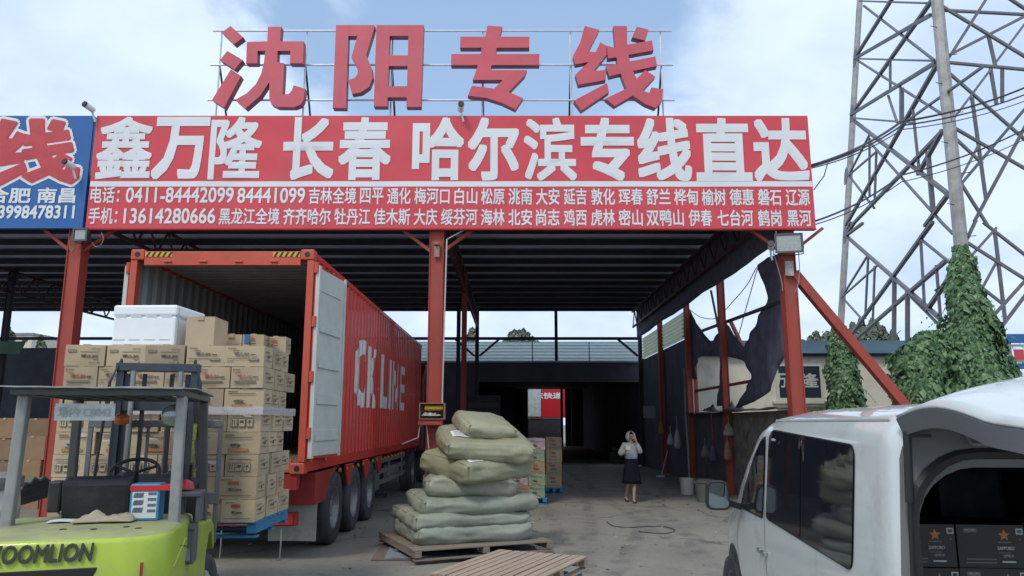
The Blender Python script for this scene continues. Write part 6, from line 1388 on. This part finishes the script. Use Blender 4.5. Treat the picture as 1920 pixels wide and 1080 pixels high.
for s in (-1, 1):
    g0 = pane([(0.452,1.042),(0.412,1.648),(2.10,1.712),(2.163,1.087)], s, 0.003, 'window', TRIM, vn, 0.08)
    pane([(0.46,1.05),(0.42,1.64),(1.30,1.675),(1.30,1.073)], s, 0.008, 'pane', GLASS, g0, 0.05)
    pane([(1.32,1.074),(1.32,1.676),(2.09,1.704),(2.155,1.095)], s, 0.008, 'pane', GLASS, g0, 0.05)
    g1 = pane([(2.245,1.075),(2.195,1.665),(2.34,1.645),(2.62,1.49),(3.00,1.21),(3.09,1.065)], s, 0.003, 'window', TRIM, vn, 0.05)
    pane([(2.26,1.09),(2.215,1.645),(2.34,1.622),(2.60,1.465),(2.97,1.19),(3.06,1.08)], s, 0.008, 'pane', GLASS, g1, 0.04)
    pane([(2.205,0.40),(2.205,1.64),(2.212,1.64),(2.212,0.40)], s, 0.002, 'door_seam', TRIM, vn, 0.001)
    pane([(3.16,0.45),(3.16,0.98),(3.167,0.98),(3.167,0.45)], s, 0.002, 'door_seam', TRIM, vn, 0.001)
    xh = side_x(2.3, 0.86)
    for yy in (2.14, 2.27): MB().box((s*(xh+0.002), yy, 0.83),(s*(xh+0.028), yy+0.085, 0.865)).build('door_handle', mat('chrome', (0.5,0.5,0.5), 0.2, 0.9), vn, local=True, bevel=0.006)
    # wheel arches and wheels
    for yc in (0.85, 3.45):
        pts = [(yc+0.40*math.cos(R(a)), 0.33+0.40*math.sin(R(a))) for a in range(0, 181, 15)] + [(yc-0.40,0.24),(yc+0.40,0.24)]
        pane(pts, s, 0.002, 'wheel_arch', TRIM, vn, 0.02)
        wheel(vn, WM[vn.name] @ Vector((s*0.775, yc, 0.32)), 0.32, 0.18, s, 24)
    # mirror
    c = Vector((s*1.03, 2.93, 1.175))
    mb = MB(); prof = round_poly([(-0.098,-0.115),(-0.082,0.115),(0.082,0.115),(0.098,-0.115)], 0.055)
    mb.prism([(c.x+s*a, c.y, c.z+b) for a, b in prof], (0,0.09,0)); mb.bar((s*0.84,3.0,1.08),(c.x-s*0.05,c.y+0.05,c.z-0.05),0.05)
    mr = mb.build('mirror', TRIM, vn, local=True, bevel=0.012)
    MB().flat([(c.x+s*a*0.84, c.y-0.003, c.z+b*0.86) for a, b in prof], (0,-1,0)).build('mirror_glass', mat('mirror_glass', (0.30,0.38,0.40), 0.03, 1.0, 0.0), mr, local=True)
# windscreen
mb = MB(); pts = []
for y in (2.5, 2.75, 3.0, 3.25):
    sec = vsec(y); pts.append([Vector(p)+Vector((0,0.004,0.006)) for p in sec[8:15]])
for i in range(3):
    for k in range(6): mb.add([pts[i][k], pts[i+1][k], pts[i+1][k+1], pts[i][k+1]], [(3,2,1,0)])
mb.build('windscreen', GLASS, vn, local=True)
# roof gutter line along the left side
for s in (-1, 1):
    MB().tube([(s*0.728, y, 1.772) for y in (0.15,0.8,1.5,2.15)], 0.008, 6).build('roof_gutter', VW, vn, local=True)
# tailgate, swung up
def gz(u, v):      # u across -1..1, v from hinge 0 to 1
    return 1.790 + 0.042*math.sin(math.pi*min(1.0, v*1.4)) - 0.050*v*v + 0.135*(1-abs(u)**2.1) - 0.012*abs(u)**10
def gtop(a, v): u = -1+2*a; return (u*(0.765-0.03*v*v), -0.01-1.0*v, gz(u, v))
mb = MB(); mb.grid(gtop, 28, 16); mb.v = mb.v; tg = mb.build('tailgate', VW, vn, smooth=True, local=True, solid=0.012)
def gbot(a, v): u = -1+2*a; return (u*0.745, -0.03-0.95*v, gz(u, v)-0.075-0.10*(1-abs(u)**2.5))
mb = MB(); mb.grid(gbot, 20, 10)
for a in (0, 1):
    mb.grid(lambda t_, v, a=a: tuple(Vector(gtop(a, v)).lerp(Vector(gbot(a, v)), t_) - Vector((0,0,0.006))), 4, 16)
mb.grid(lambda t_, a: tuple(Vector(gtop(a, 1)).lerp(Vector(gbot(a, 1)), t_)), 3, 20)
mb.build('tailgate_lining', mat('tailgate_grey', (0.125,0.135,0.145), 0.5, 0, 0.08), tg, local=True, solid=0.006)
for yy in (0.25,): 
    mb = MB(); mb.tube([(-0.48,-0.02,1.70),(-0.48,-0.05,1.665),(-0.34,-0.05,1.665),(-0.34,-0.02,1.70)], 0.012, 6); mb.build('hinge', mat('jamb_grey', (0.20,0.215,0.22), 0.5), tg, local=True)
for s in (-1, 1):
    MB().tube([(s*0.742,-0.05,1.715),(s*0.758,-0.05,1.42)], 0.017, 10).build('gas_strut', TRIM, vn, local=True)
    MB().tube([(s*0.758,-0.05,1.42),(s*0.782,-0.045,0.95)], 0.008, 8).build('strut_rod', TRIM, vn, local=True)
    MB().bar((s*0.745,-0.06,1.70),(s*0.66,-0.09,1.70),0.016).build('strut_mount', TRIM, vn, local=True)
    MB().prism([(s*0.775,-0.012,0.55),(s*0.835,-0.012,0.55),(s*0.83,-0.012,0.98),(s*0.775,-0.012,0.98)], (0,-0.03,0)).build('tail_lamp', mat('lamp_red', (0.3,0.03,0.03), 0.25), vn, local=True)
mb = MB(); mb.box((-0.84,-0.10,0.28),(0.84,0.0,0.46)); mb.build('rear_bumper', VW, vn, local=True, bevel=0.03)
# beer cartons in the cargo bay
CB = mat('black_carton', (0.018,0.018,0.021), 0.4, 0, 0.15, 6, rand=0.1); CO = mat('gold_star_print', (0.48,0.17,0.035), 0.45); CWH = mat('carton_white_print', (0.50,0.50,0.50), 0.5); CGR = mat('carton_grey_print', (0.14,0.14,0.14), 0.5)
def beer_mesh():
    mb = MB(); wd, dp, ht = 0.30, 0.30, 0.192; mb.mat(0).box((-wd/2,0,0),(wd/2,dp,ht)); f = -0.0015
    def fr(u0, u1, v0, v1, m): mb.mat(m).add([(-wd/2+wd*u0,f,ht*v0),(-wd/2+wd*u1,f,ht*v0),(-wd/2+wd*u1,f,ht*v1),(-wd/2+wd*u0,f,ht*v1)], [(0,1,2,3)])
    def star(u, v, r, m):
        pts = [(-wd/2+wd*u + r*(1 if k % 2 == 0 else 0.45)*math.sin(math.pi*k/5), f-0.0005, ht*v + r*(1 if k % 2 == 0 else 0.45)*math.cos(math.pi*k/5)) for k in range(10)]
        mb.mat(m).flat(pts, (0,-1,0))
    def word(b, u0, u1, v0, v1, m, off=0.02): mb.mat(m); put_text(mb, b, (-wd/2+wd*u0,f-0.0005,ht*v0),(-wd/2+wd*u1,f-0.0005,ht*v0),(-wd/2+wd*u0,f-0.0005,ht*v1),off)
    star(0.70,0.76,0.028,1); fr(0.60,0.80,0.58,0.61,3); word('SAPPORO',0.58,0.83,0.42,0.50,2); fr(0.60,0.78,0.34,0.36,3); word('생맥주',0.66,0.82,0.24,0.31,2,0.0); fr(0.64,0.84,0.12,0.16,2); fr(0.10,0.56,0.10,0.13,3); fr(0.12,0.56,0.18,0.21,3); fr(0.10,0.30,0.82,0.92,3); word('*.*',0.13,0.27,0.84,0.90,2,0.0)
    fr(0.88,0.985,0.78,0.92,2); fr(0.90,0.97,0.81,0.89,0); star(0.93,0.66,0.006,1)
    s = mb.build('beer', [CB, CO, CWH, CGR]); me = s.data; bpy.data.objects.remove(s); return me
BM = beer_mesh()
for r in range(4):
    for c in range(4):
        x = -0.675 + (c+0.5)*0.31 + (0.05 if False else 0); 
        q = WM[vn.name] @ Vector((x-0.03 if c else x-0.03, 0.36+random.uniform(-0.008,0.008), 0.502+r*0.196))
        o = bpy.data.objects.new('beer_carton', BM); COL.objects.link(o); o.location = q; o.rotation_euler = (0,0,VY+random.uniform(-0.015,0.015)); WM[o.name] = Matrix.Identity(4)
        o.data.update()
        tag(o, f"black beer carton with an orange star in the van, {['bottom','second','third','top'][r]} layer, {NTH[c]} from the left", 'beer carton', 'black beer cartons stacked in the van')
for o_ in [o for o in bpy.data.objects if o.name.startswith('beer_carton')]:
    md = o_.modifiers.new('bevel','BEVEL'); md.width = 0.004; md.segments = 1; md.limit_method = 'ANGLE'
# ================================================================== PERSON
def skin(name, joints, edges, mats, parent, sub=2, root=None):
    names = list(joints); me = bpy.data.meshes.new(name); me.from_pydata([joints[k][0] for k in names], [(names.index(a), names.index(b)) for a, b in edges], [])
    o = bpy.data.objects.new(name, me); COL.objects.link(o); md = o.modifiers.new('skin','SKIN'); md.use_smooth_shade = True
    if not me.skin_vertices: 
        bpy.context.view_layer.objects.active = o
    for i, k in enumerate(names):
        r = joints[k][1]; me.skin_vertices[0].data[i].radius = r if isinstance(r, tuple) else (r, r); me.skin_vertices[0].data[i].use_root = (k == root)
    sb = o.modifiers.new('sub','SUBSURF'); sb.levels = sb.render_levels = sub
    bpy.context.view_layer.update(); dg = bpy.context.evaluated_depsgraph_get()
    m2 = bpy.data.meshes.new_from_object(o.evaluated_get(dg)); bpy.data.objects.remove(o)
    m2.name = name
    for m in (mats if isinstance(mats, list) else [mats]): m2.materials.append(m)
    for p_ in m2.polygons: p_.use_smooth = True
    o = bpy.data.objects.new(name, m2); COL.objects.link(o); o.parent = parent; WM[o.name] = WM[parent.name]; return o
pn = thing('person', 'person in a pale hooded jacket and dark skirt walking forward, hand at the face', 'person', (2.72, 17.45, 0), R(4))
SKIN_M = mat('skin', (0.42,0.25,0.16), 0.55, 0, 0.08, 10); HOOD = mat('pale_jacket', (0.36,0.38,0.39), 0.85, 0, 0.08, 8, 0.2, 30); SKIRT = mat('navy_skirt', (0.010,0.011,0.020), 0.95, 0, 0.2, 6, spec=0.1); HAIR = mat('dark_hair', (0.018,0.013,0.011), 0.5, 0, 0.2, 20, stretch=(4,4,0.6)); SHOE = mat('dark_shoe', (0.03,0.022,0.02), 0.5)
# body: walking, left-of-picture leg forward; faces the camera (-y)
J = {'pelvis':((0,0,0.82),(0.115,0.085)),'waist':((0,0,0.98),(0.105,0.075)),'chest':((0,0.0,1.18),(0.12,0.085)),'neck0':((0,0.0,1.31),(0.055,0.05)),'neck1':((0,-0.01,1.38),(0.042,0.042)),'head':((0,-0.025,1.455),(0.068,0.078)),'crown':((0,-0.02,1.52),(0.058,0.068)),
 'shL':((-0.15,0.0,1.27),0.048),'elL':((-0.25,-0.02,1.06),0.036),'wrL':((-0.14,-0.20,1.17),0.024),'paL':((-0.11,-0.225,1.20),(0.032,0.016)),
 'shR':((0.15,0.0,1.27),0.048),'elR':((0.17,-0.14,1.10),0.036),'wrR':((0.09,-0.15,1.36),0.023),'paR':((0.065,-0.145,1.42),(0.030,0.015)),
 'hipL':((0.075,-0.01,0.78),0.075),'knL':((0.035,-0.10,0.45),0.050),'anL':((0.005,-0.13,0.085),0.030),'heL':((0.005,-0.12,0.045),0.032),'toL':((0.0,-0.28,0.03),(0.036,0.022)),
 'hipR':((-0.075,0.01,0.78),0.075),'knR':((-0.075,0.0,0.45),0.050),'anR':((-0.10,0.20,0.13),0.030),'heR':((-0.10,0.215,0.09),0.032),'toR':((-0.105,0.06,0.035),(0.036,0.022))}
ED = [('pelvis','waist'),('waist','chest'),('chest','neck0'),('neck0','neck1'),('neck1','head'),('head','crown'),('chest','shL'),('shL','elL'),('elL','wrL'),('wrL','paL'),('chest','shR'),('shR','elR'),('elR','wrR'),('wrR','paR'),('pelvis','hipL'),('hipL','knL'),('knL','anL'),('anL','heL'),('heL','toL'),('pelvis','hipR'),('hipR','knR'),('knR','anR'),('anR','heR'),('heR','toR')]
# fingers: five per hand, each a short chain rooted in the palm
def fingers(tag_, palm, fwd, side, curl):
    palm, fwd, side, curl = map(Vector, (palm, fwd, side, curl))
    for i, (o_, l) in enumerate(((-0.024,0.060),(-0.008,0.070),(0.008,0.066),(0.023,0.052))):
        a = palm + side*o_ + fwd*0.030; b = a + fwd*l*0.5 + curl*0.006; c = b + fwd*l*0.32 + curl*0.020
        for nm, q, r in (('a',a,0.0095),('b',b,0.0085),('c',c,0.007)): J[f'{tag_}f{i}{nm}'] = (tuple(q), r)
        ED.extend([(f'pa{tag_}', f'{tag_}f{i}a'), (f'{tag_}f{i}a', f'{tag_}f{i}b'), (f'{tag_}f{i}b', f'{tag_}f{i}c')])
    a = palm - side*0.030; b = a - side*0.022 + fwd*0.022 + curl*0.008; c = b + fwd*0.026 + curl*0.012
    J[f'{tag_}ta'] = (tuple(a), 0.011); J[f'{tag_}tb'] = (tuple(b), 0.0095); J[f'{tag_}tc'] = (tuple(c), 0.008)
    ED.extend([(f'pa{tag_}', f'{tag_}ta'), (f'{tag_}ta', f'{tag_}tb'), (f'{tag_}tb', f'{tag_}tc')])
fingers('R', J['paR'][0], (-0.35,0.05,0.93), (0.93,0.1,0.35), (0,0.9,0.2)); fingers('L', J['paL'][0], (0.75,-0.35,0.55), (-0.3,0.3,0.9), (0.3,0.8,0))
body = skin('body', J, ED, SKIN_M, pn, 2, 'pelvis')
# face: nose, ears, eyes, mouth as small surface parts on the head
mb = MB(); mb.add([(-0.012,-0.096,1.435),(0.012,-0.096,1.435),(0,-0.118,1.438),(0,-0.094,1.475)], [(0,1,2),(0,2,3),(1,3,2)]); mb.build('nose', SKIN_M, body, local=True, smooth=True)
for s in (-1,1):
    MB().at((s*0.028,-0.092,1.47)).lathe([(0.001,-0.004),(0.010,-0.002),(0.012,0.004)], n=10, axis='Y').build('eye', mat('eye_dark', (0.03,0.02,0.02), 0.3), body, local=True)
    MB().at((s*0.070,-0.01,1.455)).lathe([(0.001,-0.006),(0.018,-0.004),(0.022,0.004),(0.01,0.008)], n=10, axis='X').build('ear', SKIN_M, body, local=True)
MB().box((-0.020,-0.098,1.408),(0.020,-0.092,1.416)).build('mouth', mat('lips', (0.30,0.09,0.08), 0.5), body, local=True)
# hair under the hood, hood and jacket
def shell(name, c, rx, ry, rz_, m, parent, cut, nz=14, na=24, seed=0, solid=0.008):
    mb = MB()
    def fn(u, v):
        th = R(cut[0]) + (R(cut[1])-R(cut[0]))*u; ph = R(cut[2]) + (R(cut[3])-R(cut[2]))*v
        k = 1 + 0.05*noise.noise((math.cos(th)*3+seed, math.sin(th)*3, ph*3))
        return (c[0]+rx*k*math.sin(ph)*math.cos(th), c[1]+ry*k*math.sin(ph)*math.sin(th), c[2]+rz_*k*math.cos(ph))
    mb.grid(fn, na, nz); return mb.build(name, m, parent, local=True, smooth=True, solid=solid)
shell('hair', (0,-0.005,1.455), 0.083, 0.088, 0.092, HAIR, pn, (-42,222,2,150))
HJ = {'hem':((0,0.0,0.905),(0.165,0.125)),'mid':((0,0.0,1.05),(0.158,0.118)),'chest':((0,0.01,1.20),(0.155,0.115)),'yoke':((0,0.012,1.30),(0.105,0.082)),
 'shL':((-0.165,0.005,1.265),0.070),'elL':((-0.265,-0.015,1.055),0.060),'cuL':((-0.165,-0.17,1.15),0.042),'shR':((0.165,0.005,1.265),0.070),'elR':((0.185,-0.135,1.095),0.060),'cuR':((0.105,-0.15,1.31),0.042)}
jk = skin('jacket', HJ, [('hem','mid'),('mid','chest'),('chest','yoke'),('chest','shL'),('shL','elL'),('elL','cuL'),('chest','shR'),('shR','elR'),('elR','cuR')], HOOD, pn, 2, 'chest')
for v in jk.data.vertices:
    nn_ = noise.noise((v.co.x*9, v.co.y*9, v.co.z*11)); v.co += v.normal*0.010*nn_
shell('hood', (0,0.005,1.455), 0.112, 0.118, 0.125, HOOD, jk, (-58,238,0,165), seed=2, solid=0.012)
mb = MB(); mb.grid(lambda u, v: ((0.135+0.085*v)*math.cos(2*math.pi*u)*(1+0.05*math.sin(u*44)*v), (0.105+0.075*v)*math.sin(2*math.pi*u)*(1+0.05*math.sin(u*44)*v)-0.01*v, 0.965-0.545*v), 48, 8); mb.build('skirt', SKIRT, pn, local=True, smooth=True, solid=0.008)
for s, (hx, hy, hz), (tx, ty, tz) in ((1,(0.005,-0.115,0.03),(0.0,-0.29,0.022)),(-1,(-0.10,0.22,0.075),(-0.105,0.05,0.022))):
    skin('shoe', {'h':((hx,hy,hz),(0.040,0.034)),'m':(((hx+tx)/2,(hy+ty)/2,(hz+tz)/2),(0.042,0.026)),'t':((tx,ty-0.01,tz),(0.036,0.020))}, [('h','m'),('m','t')], SHOE, pn, 2, 'h')
# pale pouch held at the chest: its own thing
q = WM[pn.name] @ Vector((-0.125,-0.275,1.215)); tag(MB().at(q, R(10), R(-15)).box((-0.055,-0.012,-0.05),(0.055,0.012,0.05)).build('pouch', mat('pouch_pale', (0.50,0.50,0.40), 0.5), bevel=0.008), 'small pale pouch held at the chest by the walking person', 'pouch')
